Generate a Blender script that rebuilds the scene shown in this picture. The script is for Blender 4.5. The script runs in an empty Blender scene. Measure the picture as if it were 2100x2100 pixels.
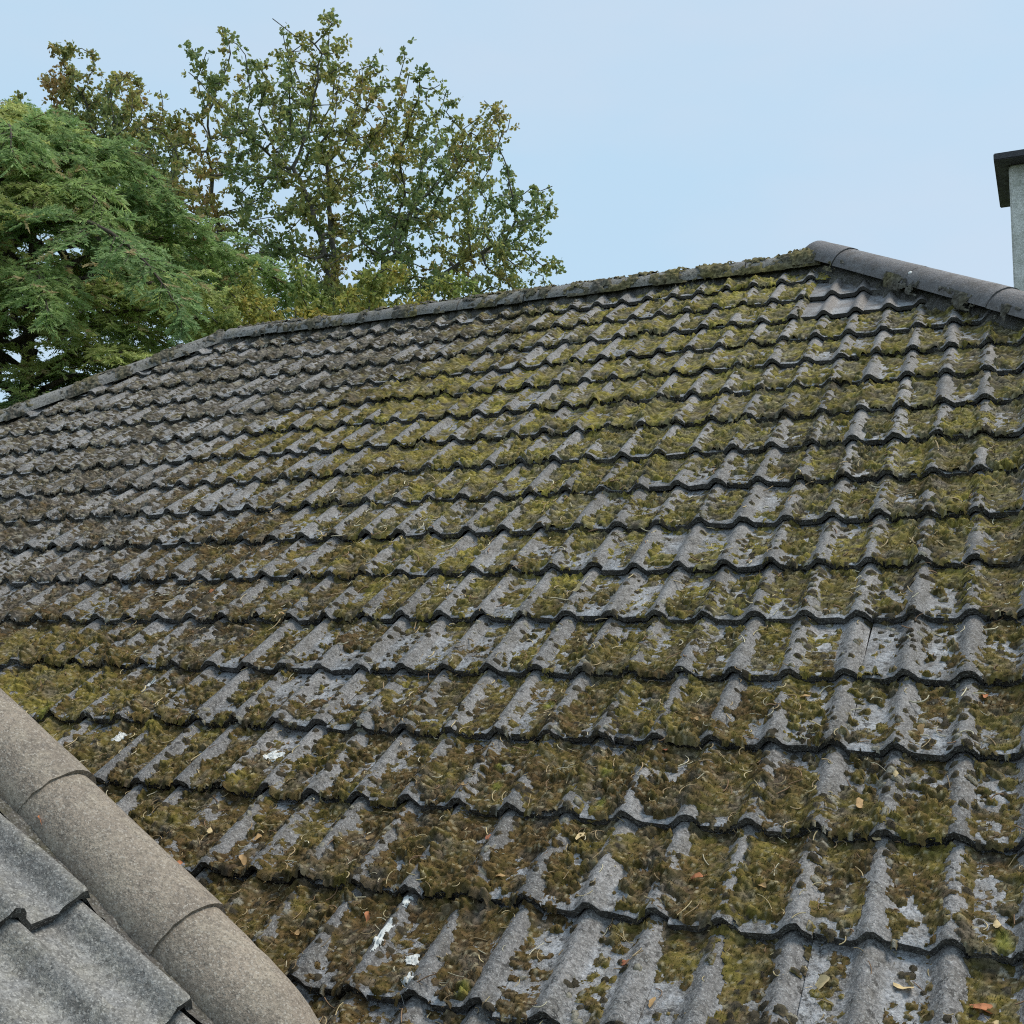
import bpy, bmesh, math, random
import numpy as np
from mathutils import Matrix, Vector

random.seed(7)
RNG = np.random.default_rng(11)
SC = bpy.context.scene
COL = SC.collection

# ------------------------------------------------------------------ camera
CAM = np.array([0.064, -2.4814, 0.5921])
PITCH, YAW = math.radians(5.677), math.radians(-24.707)
cam_data = bpy.data.cameras.new('camera')
cam_data.sensor_width = 36.0
cam_data.lens = 36.0 * 2422.8 / 2100.0
cam_data.clip_start = 0.05
cam_data.clip_end = 2000.0
cam = bpy.data.objects.new('camera', cam_data)
COL.objects.link(cam)
FW = np.array([math.sin(YAW) * math.cos(PITCH), math.cos(YAW) * math.cos(PITCH), math.sin(PITCH)])
RT = np.array([math.cos(YAW), -math.sin(YAW), 0.0])
UP = np.cross(RT, FW)
cam.matrix_world = Matrix(((RT[0], UP[0], -FW[0], CAM[0]), (RT[1], UP[1], -FW[1], CAM[1]),
                           (RT[2], UP[2], -FW[2], CAM[2]), (0, 0, 0, 1)))
SC.camera = cam

# ------------------------------------------------------------------ sky, sun, exposure
SUN_EL, SUN_AZ = math.radians(60), math.radians(54)     # azimuth from +Y towards +X
world = bpy.data.worlds.new('World')
SC.world = world
world.use_nodes = True
wn, wl = world.node_tree.nodes, world.node_tree.links
wn.clear()
w_out = wn.new('ShaderNodeOutputWorld')
w_bg = wn.new('ShaderNodeBackground')
w_bg.inputs['Strength'].default_value = 0.0502
w_sky = wn.new('ShaderNodeTexSky')
w_sky.sky_type = 'NISHITA'
w_sky.sun_disc = False
w_sky.sun_elevation = SUN_EL
w_sky.sun_rotation = SUN_AZ
w_sky.air_density = 1.0
w_sky.dust_density = 1.5
w_tc = wn.new('ShaderNodeTexCoord')
w_map = wn.new('ShaderNodeMapping')
w_map.inputs['Scale'].default_value = (1.0, 1.0, 2.6)
w_no = wn.new('ShaderNodeTexNoise')
w_no.inputs['Scale'].default_value = 2.2
w_no.inputs['Detail'].default_value = 5
w_no.inputs['Roughness'].default_value = 0.5
w_ramp = wn.new('ShaderNodeValToRGB')
w_ramp.color_ramp.elements[0].position = 0.40
w_ramp.color_ramp.elements[0].color = (5.15, 7.15, 8.85, 1)
w_ramp.color_ramp.elements[1].position = 0.60
w_ramp.color_ramp.elements[1].color = (5.85, 7.2, 8.6, 1)
w_mix = wn.new('ShaderNodeMix')
w_mix.data_type = 'RGBA'
w_mix.inputs['Factor'].default_value = 0.86
wl.new(w_tc.outputs['Generated'], w_map.inputs['Vector'])
wl.new(w_map.outputs['Vector'], w_no.inputs['Vector'])
wl.new(w_no.outputs['Fac'], w_ramp.inputs['Fac'])
wl.new(w_sky.outputs['Color'], w_mix.inputs['A'])
wl.new(w_ramp.outputs['Color'], w_mix.inputs['B'])
wl.new(w_mix.outputs['Result'], w_bg.inputs['Color'])
wl.new(w_bg.outputs['Background'], w_out.inputs['Surface'])

sun_data = bpy.data.lights.new('sun', 'SUN')
sun_data.energy = 1.5
sun_data.angle = math.radians(18)
sun_data.color = (1.0, 0.93, 0.82)
sun = bpy.data.objects.new('sun', sun_data)
COL.objects.link(sun)
sd = Vector((math.sin(SUN_AZ) * math.cos(SUN_EL), math.cos(SUN_AZ) * math.cos(SUN_EL), math.sin(SUN_EL)))
sun.rotation_euler = sd.to_track_quat('Z', 'Y').to_euler()
sun.location = sd * 60

SC.cycles.filter_width = 1.1
SC.cycles.use_denoising = False
SC.cycles.diffuse_bounces = 7
SC.view_settings.view_transform = 'Standard'
SC.view_settings.look = 'None'
SC.view_settings.exposure = 1.12
SC.view_settings.gamma = 1.0
SC.view_settings.use_curve_mapping = False

# ------------------------------------------------------------------ constants of the place (metres)
TH = math.radians(33.595)            # roof pitch
CT, ST = math.cos(TH), math.sin(TH)
G = 0.29529                          # course gauge
RP = 0.15                            # roll spacing
VR = 4.70                            # ridge, measured up the slope
UA, UB = -1.01, -5.06                # ridge ends
ROLL_H = 0.028
DROP = 0.030
GROUND_Z = -3.4
HIP = CT                             # hip: du per dv

# ------------------------------------------------------------------ numeric noise
def _hash(ix, iy, s):
    h = (ix.astype(np.int64) * 374761393 + iy.astype(np.int64) * 668265263 + s * 974634777) & 0xFFFFFFFF
    h = ((h ^ (h >> 13)) * 1274126177) & 0xFFFFFFFF
    h = ((h ^ (h >> 16)) * 2246822519) & 0xFFFFFFFF
    return ((h ^ (h >> 15)) & 0xFFFFFF) / float(0xFFFFFF)

def vnoise(x, y, s=0):
    x = np.asarray(x, float); y = np.asarray(y, float)
    ix, iy = np.floor(x), np.floor(y)
    fx, fy = x - ix, y - iy
    fx = fx * fx * (3 - 2 * fx); fy = fy * fy * (3 - 2 * fy)
    a, b = _hash(ix, iy, s), _hash(ix + 1, iy, s)
    c, d = _hash(ix, iy + 1, s), _hash(ix + 1, iy + 1, s)
    return (a * (1 - fx) + b * fx) * (1 - fy) + (c * (1 - fx) + d * fx) * fy

def fbm(x, y, s=0, octaves=4, gain=0.5):
    t = 0.0; amp = 1.0; tot = 0.0
    for o in range(octaves):
        t = t + amp * vnoise(x * (2.03 ** o) + 13.7 * o, y * (2.03 ** o) - 7.1 * o, s + 17 * o)
        tot += amp; amp *= gain
    return t / tot

def worley(x, y, s=0):
    ix, iy = np.floor(x), np.floor(y)
    best = np.full(x.shape, 9.0); bid = np.zeros(x.shape)
    for dx in (-1, 0, 1):
        for dy in (-1, 0, 1):
            cx, cy = ix + dx, iy + dy
            px = cx + _hash(cx, cy, s); py = cy + _hash(cx, cy, s + 5)
            d = (px - x) ** 2 + (py - y) ** 2
            m = d < best
            best = np.where(m, d, best)
            bid = np.where(m, _hash(cx, cy, s + 9), bid)
    return np.sqrt(best), bid

def sstep(a, b, x):
    t = np.clip((x - a) / (b - a), 0, 1)
    return t * t * (3 - 2 * t)

# ------------------------------------------------------------------ scene helpers
def tag(o, label=None, cat=None, group=None, kind=None):
    if label: o['label'] = label
    if cat: o['category'] = cat
    if group: o['group'] = group
    if kind: o['kind'] = kind
    return o

def empty(name, loc=(0, 0, 0)):
    o = bpy.data.objects.new(name, None)
    o.empty_display_size = 0.2
    o.location = loc
    COL.objects.link(o)
    return o

def link(name, me, parent=None, mat=None):
    o = bpy.data.objects.new(name, me)
    COL.objects.link(o)
    if mat is not None and len(me.materials) == 0:
        me.materials.append(mat)
    if parent is not None:
        o.parent = parent
    return o

def np_mesh(name, verts, faces, smooth=True, colors=None, cname='tint'):
    """verts (N,3); faces (M,3) or (M,4) int array, or a list of such arrays."""
    me = bpy.data.meshes.new(name)
    verts = np.asarray(verts, np.float32)
    fl = faces if isinstance(faces, list) else [faces]
    fl = [np.asarray(f, np.int32) for f in fl if len(f)]
    loops = np.concatenate([f.ravel() for f in fl])
    sizes = np.concatenate([np.full(len(f), f.shape[1], np.int32) for f in fl])
    starts = np.concatenate([[0], np.cumsum(sizes)[:-1]]).astype(np.int32)
    me.vertices.add(len(verts)); me.vertices.foreach_set('co', verts.ravel())
    me.loops.add(len(loops)); me.loops.foreach_set('vertex_index', loops)
    me.polygons.add(len(sizes)); me.polygons.foreach_set('loop_start', starts)
    me.polygons.foreach_set('loop_total', sizes)
    me.update(calc_edges=True)
    me.polygons.foreach_set('use_smooth', np.full(len(sizes), smooth, bool))
    if colors is not None:
        ca = me.color_attributes.new(cname, 'FLOAT_COLOR', 'POINT')
        c4 = np.ones((len(verts), 4), np.float32); c4[:, :3] = colors
        ca.data.foreach_set('color', c4.ravel())
    me.validate()
    return me

def box_mesh(name, x0, x1, y0, y1, z0, z1, bevel=0.0):
    bm = bmesh.new()
    bmesh.ops.create_cube(bm, size=1.0)
    for v in bm.verts:
        v.co = Vector(((x0 + x1) / 2 + v.co.x * (x1 - x0), (y0 + y1) / 2 + v.co.y * (y1 - y0), (z0 + z1) / 2 + v.co.z * (z1 - z0)))
    if bevel:
        bmesh.ops.bevel(bm, geom=bm.edges[:], offset=bevel, segments=2, affect='EDGES')
    me = bpy.data.meshes.new(name); bm.to_mesh(me); bm.free()
    return me

# main slope frame: (u along the eaves, v up the slope, w along the normal) -> world
def slope(u, v, w):
    u = np.asarray(u, float); v = np.asarray(v, float); w = np.asarray(w, float)
    return np.stack([u + 0 * v, v * CT - w * ST, v * ST + w * CT], -1)

M_MAIN = Matrix(((1, 0, 0, 0), (0, CT, -ST, 0), (0, ST, CT, 0), (0, 0, 0, 1)))
# wing slope: local x -> +Y, local y (up slope) -> (-CT,0,ST), local z -> (ST,0,CT)
W0 = (-1.5720, -0.7949, 0.1181)
M_WING = Matrix(((0, -CT, ST, W0[0]), (1, 0, 0, W0[1]), (0, ST, CT, W0[2]), (0, 0, 0, 1)))

# ------------------------------------------------------------------ materials
def new_mat(name):
    m = bpy.data.materials.new(name)
    m.use_nodes = True
    nt = m.node_tree
    nt.nodes.clear()
    out = nt.nodes.new('ShaderNodeOutputMaterial')
    b = nt.nodes.new('ShaderNodeBsdfPrincipled')
    nt.links.new(b.outputs['BSDF'], out.inputs['Surface'])
    return m, nt, b

def N(nt, typ, **kw):
    n = nt.nodes.new(typ)
    for k, v in kw.items():
        if k in n.inputs.keys() if hasattr(n.inputs, 'keys') else False:
            n.inputs[k].default_value = v
        else:
            setattr(n, k, v)
    return n

def noise(nt, vec, scale, detail=4, rough=0.55):
    n = N(nt, 'ShaderNodeTexNoise', Scale=scale, Detail=detail, Roughness=rough)
    nt.links.new(vec, n.inputs['Vector'])
    return n.outputs['Fac']

def ramp(nt, fac, stops):
    r = nt.nodes.new('ShaderNodeValToRGB')
    while len(r.color_ramp.elements) < len(stops):
        r.color_ramp.elements.new(0.5)
    for e, (p, c) in zip(r.color_ramp.elements, stops):
        e.position = p
        e.color = (c, c, c, 1) if not isinstance(c, tuple) else (*c, 1)
    nt.links.new(fac, r.inputs['Fac'])
    return r.outputs['Color']

def mix(nt, fac, a, b, mode='MIX'):
    m = nt.nodes.new('ShaderNodeMix')
    m.data_type = 'RGBA'; m.blend_type = mode
    for s, v in (('Factor', fac), ('A', a), ('B', b)):
        if isinstance(v, (int, float)):
            m.inputs[s].default_value = v if s == 'Factor' else (v, v, v, 1)
        elif isinstance(v, tuple):
            m.inputs[s].default_value = (*v, 1)
        else:
            nt.links.new(v, m.inputs[s])
    return m.outputs['Result']

def mul(nt, a, b):
    m = nt.nodes.new('ShaderNodeMath'); m.operation = 'MULTIPLY'
    for i, v in enumerate((a, b)):
        if isinstance(v, (int, float)): m.inputs[i].default_value = v
        else: nt.links.new(v, m.inputs[i])
    return m.outputs[0]

def bump(nt, h, strength, dist, prev=None):
    b = N(nt, 'ShaderNodeBump', Strength=strength, Distance=dist)
    nt.links.new(h, b.inputs['Height'])
    if prev is not None: nt.links.new(prev, b.inputs['Normal'])
    return b.outputs['Normal']

def concrete(name, base, dark, dirt=0.5, grit=0.5, sky_sheen=0.4, warm=(0.2, 0.16, 0.11), rough=0.8, blot=0.5, gritcol=(0.5, 0.5, 0.48), mott=0.4, vary=0.16):
    """weathered concrete: blotches, mottling, aggregate grains, dark lichen spots, pale film painted in the troughs as reflected sky"""
    m, nt, b = new_mat(name)
    geo = nt.nodes.new('ShaderNodeNewGeometry')
    P = geo.outputs['Position']
    info = nt.nodes.new('ShaderNodeObjectInfo')
    att = N(nt, 'ShaderNodeAttribute', attribute_name='trough')
    c = mix(nt, ramp(nt, noise(nt, P, 8, 4, 0.6), [(0.3, 0.0), (0.7, 1.0)]), tuple(x * 0.80 for x in base), tuple(x * 1.20 for x in base))
    t = ramp(nt, info.outputs['Random'], [(0.0, 1 - vary), (1.0, 1 + 0.8 * vary)])
    c = mix(nt, 1.0, c, t, 'MULTIPLY')
    d = ramp(nt, noise(nt, P, 15, 5, 0.65), [(0.46, 0.0), (0.64, 1.0)])
    c = mix(nt, mul(nt, d, dirt), c, warm)
    if sky_sheen:
        f = ramp(nt, noise(nt, P, 13, 5, 0.7), [(0.42, 0.0), (0.6, 1.0)])
        c = mix(nt, mul(nt, mul(nt, f, sky_sheen), att.outputs['Fac']), c, (0.41, 0.425, 0.45))  # sky reflection in the troughs, painted as a pale bluish tone
    # close mottling, a centimetre or less
    mo = noise(nt, P, 95, 4, 0.75)
    c = mix(nt, 1.0, c, ramp(nt, mo, [(0.30, 1 - mott), (0.50, 1.0), (0.70, 1 + mott)]), 'MULTIPLY')
    # dark lichen spots of ragged shape
    where = ramp(nt, noise(nt, P, 19, 3, 0.6), [(0.40, 0.0), (0.60, 1.0)])
    spots = mul(nt, ramp(nt, noise(nt, P, 62, 3, 0.6), [(0.54, 0.0), (0.60, 1.0)]), where)
    c = mix(nt, mul(nt, spots, blot), c, dark)
    # near-black mottled tone on the sawn-off tails and side laps
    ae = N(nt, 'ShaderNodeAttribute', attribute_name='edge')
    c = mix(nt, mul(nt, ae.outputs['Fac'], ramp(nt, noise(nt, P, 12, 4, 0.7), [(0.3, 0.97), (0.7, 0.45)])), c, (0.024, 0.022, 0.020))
    # aggregate grains
    v2 = N(nt, 'ShaderNodeTexVoronoi', Scale=330.0, Randomness=1.0)
    nt.links.new(P, v2.inputs['Vector'])
    sep = N(nt, 'ShaderNodeSeparateColor')
    nt.links.new(v2.outputs['Color'], sep.inputs['Color'])
    g = ramp(nt, sep.outputs['Red'], [(0.74, 0.0), (0.98, 1.0)])
    c = mix(nt, mul(nt, g, grit), c, gritcol)
    gd = ramp(nt, sep.outputs['Green'], [(0.72, 0.0), (0.95, 1.0)])
    c = mix(nt, mul(nt, gd, grit), c, tuple(x * 0.35 for x in base))
    nt.links.new(c, b.inputs['Base Color'])
    r = ramp(nt, d, [(0.0, rough - 0.12), (1.0, min(1.0, rough + 0.15))])
    nt.links.new(r, b.inputs['Roughness'])
    b.inputs['Specular IOR Level'].default_value = 0.4
    n1 = bump(nt, sep.outputs['Blue'], 0.35, 0.0022)
    n2 = bump(nt, mo, 0.8, 0.006, n1)
    nt.links.new(n2, b.inputs['Normal'])
    return m

MAT_TILE = concrete('weathered_tile', (0.183, 0.173, 0.167), (0.030, 0.027, 0.024), dirt=0.55, grit=0.4, sky_sheen=0.62, warm=(0.105, 0.09, 0.068), blot=0.9, rough=0.60, mott=0.65, vary=0.32)
MAT_CLEAN = concrete('replacement_tile', (0.165, 0.150, 0.144), (0.06, 0.055, 0.052), dirt=0.35, grit=0.12, sky_sheen=0.55, warm=(0.19, 0.155, 0.13), blot=0.25, rough=0.5, mott=0.2)
MAT_RIDGE = concrete('weathered_ridge', (0.20, 0.19, 0.175), (0.035, 0.032, 0.027), dirt=0.5, grit=0.3, sky_sheen=0.0, warm=(0.15, 0.137, 0.09), blot=0.85, mott=0.6)
MAT_HIP = concrete('smooth_hip', (0.122, 0.110, 0.108), (0.04, 0.037, 0.036), dirt=0.7, grit=0.2, sky_sheen=0.0, warm=(0.10, 0.085, 0.075), blot=0.5, rough=0.62, mott=0.3)
MAT_WTILE = concrete('wing_tile', (0.188, 0.183, 0.172), (0.06, 0.057, 0.052), dirt=0.6, grit=0.5, sky_sheen=0.2, warm=(0.26, 0.245, 0.205), blot=0.6, gritcol=(0.5, 0.49, 0.46), mott=0.55)
MAT_CAP = concrete('verge_cap', (0.258, 0.212, 0.165), (0.10, 0.085, 0.07), dirt=0.75, grit=0.5, sky_sheen=0.0, warm=(0.33, 0.285, 0.225), blot=0.5, gritcol=(0.5, 0.46, 0.4), mott=0.35)
MAT_MORTAR = concrete('mortar', (0.085, 0.076, 0.066), (0.02, 0.02, 0.018), dirt=0.6, grit=0.3, sky_sheen=0.0, warm=(0.07, 0.065, 0.035), blot=0.7, mott=0.6)
MAT_RENDER = concrete('roughcast', (0.70, 0.68, 0.62), (0.38, 0.37, 0.31), dirt=0.7, grit=0.35, sky_sheen=0.0, warm=(0.50, 0.50, 0.41), blot=0.45, rough=0.9, mott=0.35)
MAT_SLAB = concrete('dark_slab', (0.055, 0.052, 0.058), (0.03, 0.03, 0.03), dirt=0.2, grit=0.1, sky_sheen=0.0, warm=(0.07, 0.065, 0.065), blot=0.2, rough=0.6, mott=0.2)

def simple_mat(name, col, rough=0.8, var=0.25, scale=30, attr=None, translucent=0.0, bumpd=0.0, bscale=200, spec=0.3):
    m, nt, b = new_mat(name)
    geo = nt.nodes.new('ShaderNodeNewGeometry')
    P = geo.outputs['Position']
    n = ramp(nt, noise(nt, P, scale, 5, 0.6), [(0.25, 1 - var), (0.75, 1 + var)])
    if attr:
        a = N(nt, 'ShaderNodeAttribute', attribute_name=attr)
        c = mix(nt, 1.0, a.outputs['Color'], n, 'MULTIPLY')
    else:
        c = mix(nt, 1.0, col, n, 'MULTIPLY')
    nt.links.new(c, b.inputs['Base Color'])
    b.inputs['Roughness'].default_value = rough
    b.inputs['Specular IOR Level'].default_value = spec
    if bumpd:
        nt.links.new(bump(nt, noise(nt, P, bscale, 3, 0.7), 0.7, bumpd), b.inputs['Normal'])
    if translucent:
        tr = nt.nodes.new('ShaderNodeBsdfTranslucent')
        nt.links.new(c, tr.inputs['Color'])
        ms = nt.nodes.new('ShaderNodeMixShader'); ms.inputs['Fac'].default_value = translucent
        out = [x for x in nt.nodes if x.type == 'OUTPUT_MATERIAL'][0]
        nt.links.new(b.outputs['BSDF'], ms.inputs[1]); nt.links.new(tr.outputs['BSDF'], ms.inputs[2])
        nt.links.new(ms.outputs[0], out.inputs['Surface'])
    return m

MAT_MOSS = simple_mat('moss', None, rough=0.95, var=0.35, scale=120, attr='tint', bumpd=0.004, bscale=420, spec=0.12)
MAT_LEAF = simple_mat('leaf', None, rough=0.55, var=0.12, scale=8, attr='tint', translucent=0.45, spec=0.3)
MAT_BARK = simple_mat('bark', (0.13, 0.12, 0.105), rough=0.9, var=0.35, scale=12, bumpd=0.01, bscale=60)
MAT_BARK2 = simple_mat('conifer_bark', (0.075, 0.06, 0.045), rough=0.95, var=0.35, scale=12, bumpd=0.01, bscale=60)
MAT_STRAW = simple_mat('straw', None, rough=0.75, var=0.2, scale=90, attr='tint')
MAT_DRYLEAF = simple_mat('dry_leaf', None, rough=0.7, var=0.2, scale=120, attr='tint', translucent=0.15)
MAT_WHITE = simple_mat('white_splash', (0.56, 0.57, 0.55), rough=0.8, var=0.35, scale=120, bumpd=0.002)
MAT_DECK = simple_mat('deck', (0.03, 0.028, 0.026), rough=0.95)
MAT_GROUND = simple_mat('lawn', (0.06, 0.085, 0.03), rough=0.95, var=0.4, scale=1.5)

# ------------------------------------------------------------------ the ground
gm = np_mesh('ground', [(-900, -900, GROUND_Z), (900, -900, GROUND_Z), (900, 900, GROUND_Z), (-900, 900, GROUND_Z)], np.array([[0, 1, 2, 3]]), smooth=False)
ground = tag(link('ground', gm, None, MAT_GROUND), 'green lawn around the house', None, None, 'structure')

# ------------------------------------------------------------------ tile profile
def prof(x):
    """height of a double-roll tile across its width; crests at multiples of RP"""
    d = np.abs((np.asarray(x, float) + RP / 2) % RP - RP / 2)
    t = np.clip(d / 0.040, 0, 1)
    return ROLL_H * (0.5 + 0.5 * np.cos(np.pi * t)) ** 0.72

def trough_mask(x):
    return 1 - np.clip(prof(x) / (0.35 * ROLL_H), 0, 1)

XS = []
for cx in (-0.15, 0.0):
    XS += [cx + o for o in (-0.056, -0.041, -0.030, -0.018, -0.007, 0.007, 0.018, 0.030)]
XS = [-0.265] + XS + [0.0365]
XS.insert(10, -0.108)
XS = np.array(sorted(XS))

def make_tile(seed, length=0.335, worn=1.0, thick=0.0235, tall=1.0):
    r = np.random.default_rng(seed)
    n = len(XS)
    zt = tall * (prof(XS) - ROLL_H)
    jy = (r.random(n) - 0.5) * 0.010 * worn + 0.004 * worn * np.sin(XS * 40 + r.random() * 6)
    jz = (r.random(n) - 0.5) * 0.003 * worn
    ys = [0.0, 0.006, 0.11, 0.22, length]
    rows = []
    under = np.stack([XS, jy + 0.002, zt - thick + (r.random(n) - 0.5) * 0.003 * worn], 1)
    lip = np.stack([XS, jy, zt + jz - 0.003], 1)
    verts = [under, lip]
    for i, y in enumerate(ys):
        z = zt - DROP * y / G + (jz if i < 2 else (r.random(n) - 0.5) * 0.0012 * worn) - (0.003 if i == 0 else 0)
        yy = np.full(n, y) + (jy if i < 2 else 0)
        verts.append(np.stack([XS, yy, z], 1))
    V = np.concatenate(verts)
    F = []
    rows = len(verts)
    for a in range(rows - 1):
        if a == 1: continue                       # lip and first row coincide: a sharp arris
        for i in range(n - 1):
            F.append((a * n + i, a * n + i + 1, (a + 1) * n + i + 1, (a + 1) * n + i))
    # right-hand side face of the tile (the visible side lap)
    s0 = len(V)
    side = [V[2 * n + n - 1], V[(rows - 1) * n + n - 1]]
    V = np.concatenate([V, [side[0], side[1], side[1] - [0, 0, 0.012], side[0] - [0, 0, 0.012]]])
    F.append((s0, s0 + 3, s0 + 2, s0 + 1))
    me = np_mesh('roof_tile', V, np.array(F), smooth=True)
    at = me.attributes.new('trough', 'FLOAT', 'POINT')
    tr = trough_mask(V[:, 0]); tr[:2 * n] = 0; tr[s0:] = 0
    at.data.foreach_set('value', tr.astype(np.float32))
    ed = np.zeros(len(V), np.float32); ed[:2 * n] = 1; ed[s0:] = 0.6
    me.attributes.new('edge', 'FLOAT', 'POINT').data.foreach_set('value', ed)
    return me

TILES = [make_tile(i) for i in range(8)]
CLEANS = [make_tile(50 + i, worn=0.25) for i in range(2)]
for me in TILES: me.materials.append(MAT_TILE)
for me in CLEANS: me.materials.append(MAT_CLEAN)

# ------------------------------------------------------------------ house
house = tag(empty('house', (-3.0, 3.9, GROUND_Z)), 'house with a big mossy grey double-roll tiled hipped roof', 'house')
def to_house(o):
    o.matrix_parent_inverse = Matrix.Translation((3.0, -3.9, -GROUND_Z))
    return o

VE = -1.05                              # eaves, measured down the slope
yR, zR = VR * CT, VR * ST
D0 = 0.085                              # deck lies this far under the crest plane
run = (VR - VE) * CT
zE = zR - run * math.tan(TH)
dz = D0 / CT
rv = [(UA + run, yR - run, zE - dz), (UB - run, yR - run, zE - dz), (UB - run, yR + run, zE - dz), (UA + run, yR + run, zE - dz),
      (UA, yR, zR - dz), (UB, yR, zR - dz)]
rme = bpy.data.meshes.new('roof')
rme.from_pydata(rv, [], [(1, 0, 4, 5), (0, 3, 4), (3, 2, 5, 4), (2, 1, 5), (0, 1, 2, 3)])
rme.update()
roof = to_house(link('roof', rme, house, MAT_DECK))
tag(roof, 'hipped roof slope of grey tiles overgrown with olive moss')
wall = to_house(link('wall', box_mesh('wall', UB - run + 0.35, UA + run - 0.35, yR - run + 0.35, yR + run - 0.35, GROUND_Z, zE - dz - 0.01), house, MAT_RENDER))

def to_roof(o):
    o.parent = roof
    o.matrix_parent_inverse = Matrix.Identity(4)
    return o
# children of roof are placed in world coordinates (roof mesh is in world coordinates with an identity matrix)

def hip_r(v): return UA + (VR - v) * HIP
def hip_l(v): return UB - (VR - v) * HIP

def proj(P):
    d = np.asarray(P) - CAM
    z = d @ FW
    return 0.5 + 1.15371 * (d @ RT) / z, 0.5 - 1.15371 * (d @ UP) / z, z

CLEAN_SET = {(-2, 13), (-2, 14), (-1, 13), (-1, 14)}
# a tile (i,j): crest columns at u = 2*i*RP - RP (left) and 2*i*RP ... right crest on odd roll numbers
tiles = []
for j in range(-3, 17):
    for i in range(-30, 9):
        ur = 2 * i * RP - RP + 2 * RP * 0          # right crest: roll number 1 - 2*i
        v0 = j * G
        if ur - 0.27 > hip_r(v0) or ur + 0.04 < hip_l(v0): continue
        if v0 > VR - 0.05: continue
        tiles.append((ur, v0, i, j))
info = []
for (ur, v0, i, j) in tiles:
    c = slope(ur - 0.11, v0 + 0.14, 0)
    x, y, z = proj(c)
    inside = -0.02 < x < 1.02 and -0.02 < y < 1.03 and z > 0
    # hidden behind the wing's verge?
    info.append((not inside, z, ur, v0, i, j))
info.sort(key=lambda t: (t[0], t[1]))
single = info[:300]
rest = info[300:]
print('tiles', len(info), 'in view', sum(1 for t in info if not t[0]))

def cut_tile(me, ur, v0):
    """trim a tile along the hips and the ridge"""
    need_r = ur + 0.04 > hip_r(v0 + 0.335); need_l = ur - 0.27 < hip_l(v0 + 0.335); need_t = v0 + 0.335 > VR
    if not (need_r or need_l or need_t): return me
    bm = bmesh.new(); bm.from_mesh(me)
    def cut(co, no):
        bmesh.ops.bisect_plane(bm, geom=bm.verts[:] + bm.edges[:] + bm.faces[:], plane_co=co, plane_no=no, clear_outer=True)
    if need_r: cut(Vector((hip_r(v0) - ur - 0.02, 0, 0)), Vector((1, HIP, 0)).normalized())
    if need_l: cut(Vector((hip_l(v0) - ur + 0.02, 0, 0)), Vector((-1, HIP, 0)).normalized())
    if need_t: cut(Vector((0, VR - v0 - 0.02, 0)), Vector((0, 1, 0)))
    if len(bm.faces) == 0:
        bm.free(); return None
    m2 = me.copy(); bm.to_mesh(m2); bm.free()
    return m2

def tile_matrix(ur, v0, r, k=1.0):
    a = math.radians((r.random() - 0.5) * 1.7 * k)
    b = math.radians((r.random() - 0.5) * 0.5 * k)
    return M_MAIN @ Matrix.Translation((ur + (r.random() - 0.5) * 0.003 * k, v0 + (r.random() - 0.5) * 0.014 * k, (r.random() - 0.3) * 0.005 * k)) @ Matrix.Rotation(a, 4, 'Z') @ Matrix.Rotation(b, 4, 'Y')

rr = random.Random(5)
for (_, z, ur, v0, i, j) in single:
    me = rr.choice(CLEANS) if (i, j) in CLEAN_SET else rr.choice(TILES)
    m = tile_matrix(ur, v0, rr)
    me = cut_tile(me, ur, v0)
    if me is None: continue
    o = link('roof_tile', me)
    to_roof(o); o.matrix_basis = m
V, F, T, ED = [], [], [], []
off = 0
for (_, z, ur, v0, i, j) in rest:
    me = CLEANS[0] if (i, j) in CLEAN_SET else rr.choice(TILES)
    m = tile_matrix(ur, v0, rr)
    me2 = cut_tile(me, ur, v0)
    if me2 is None: continue
    if off > 0 or True:
        vv = np.zeros(len(me2.vertices) * 3, np.float32); me2.vertices.foreach_get('co', vv)
        vv = vv.reshape(-1, 3) @ np.array(m.to_3x3()).T + np.array(m.translation)
        for p in me2.polygons:
            F.append([off + k for k in p.vertices])
        tt = np.zeros(len(me2.vertices), np.float32)
        me2.attributes['trough'].data.foreach_get('value', tt)
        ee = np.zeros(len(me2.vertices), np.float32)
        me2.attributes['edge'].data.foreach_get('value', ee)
        V.append(vv); T.append(tt); ED.append(ee); off += len(vv)
    if me2 is not me: bpy.data.meshes.remove(me2)
if V:
    me = bpy.data.meshes.new('roof_tiles')
    me.from_pydata(np.concatenate(V).tolist(), [], F); me.update()
    me.polygons.foreach_set('use_smooth', np.ones(len(me.polygons), bool))
    at = me.attributes.new('trough', 'FLOAT', 'POINT'); at.data.foreach_set('value', np.concatenate(T))
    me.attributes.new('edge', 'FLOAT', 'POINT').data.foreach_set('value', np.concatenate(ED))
    o = link('roof_tiles', me, None, MAT_TILE); to_roof(o); tag(o, kind='stuff')

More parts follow.
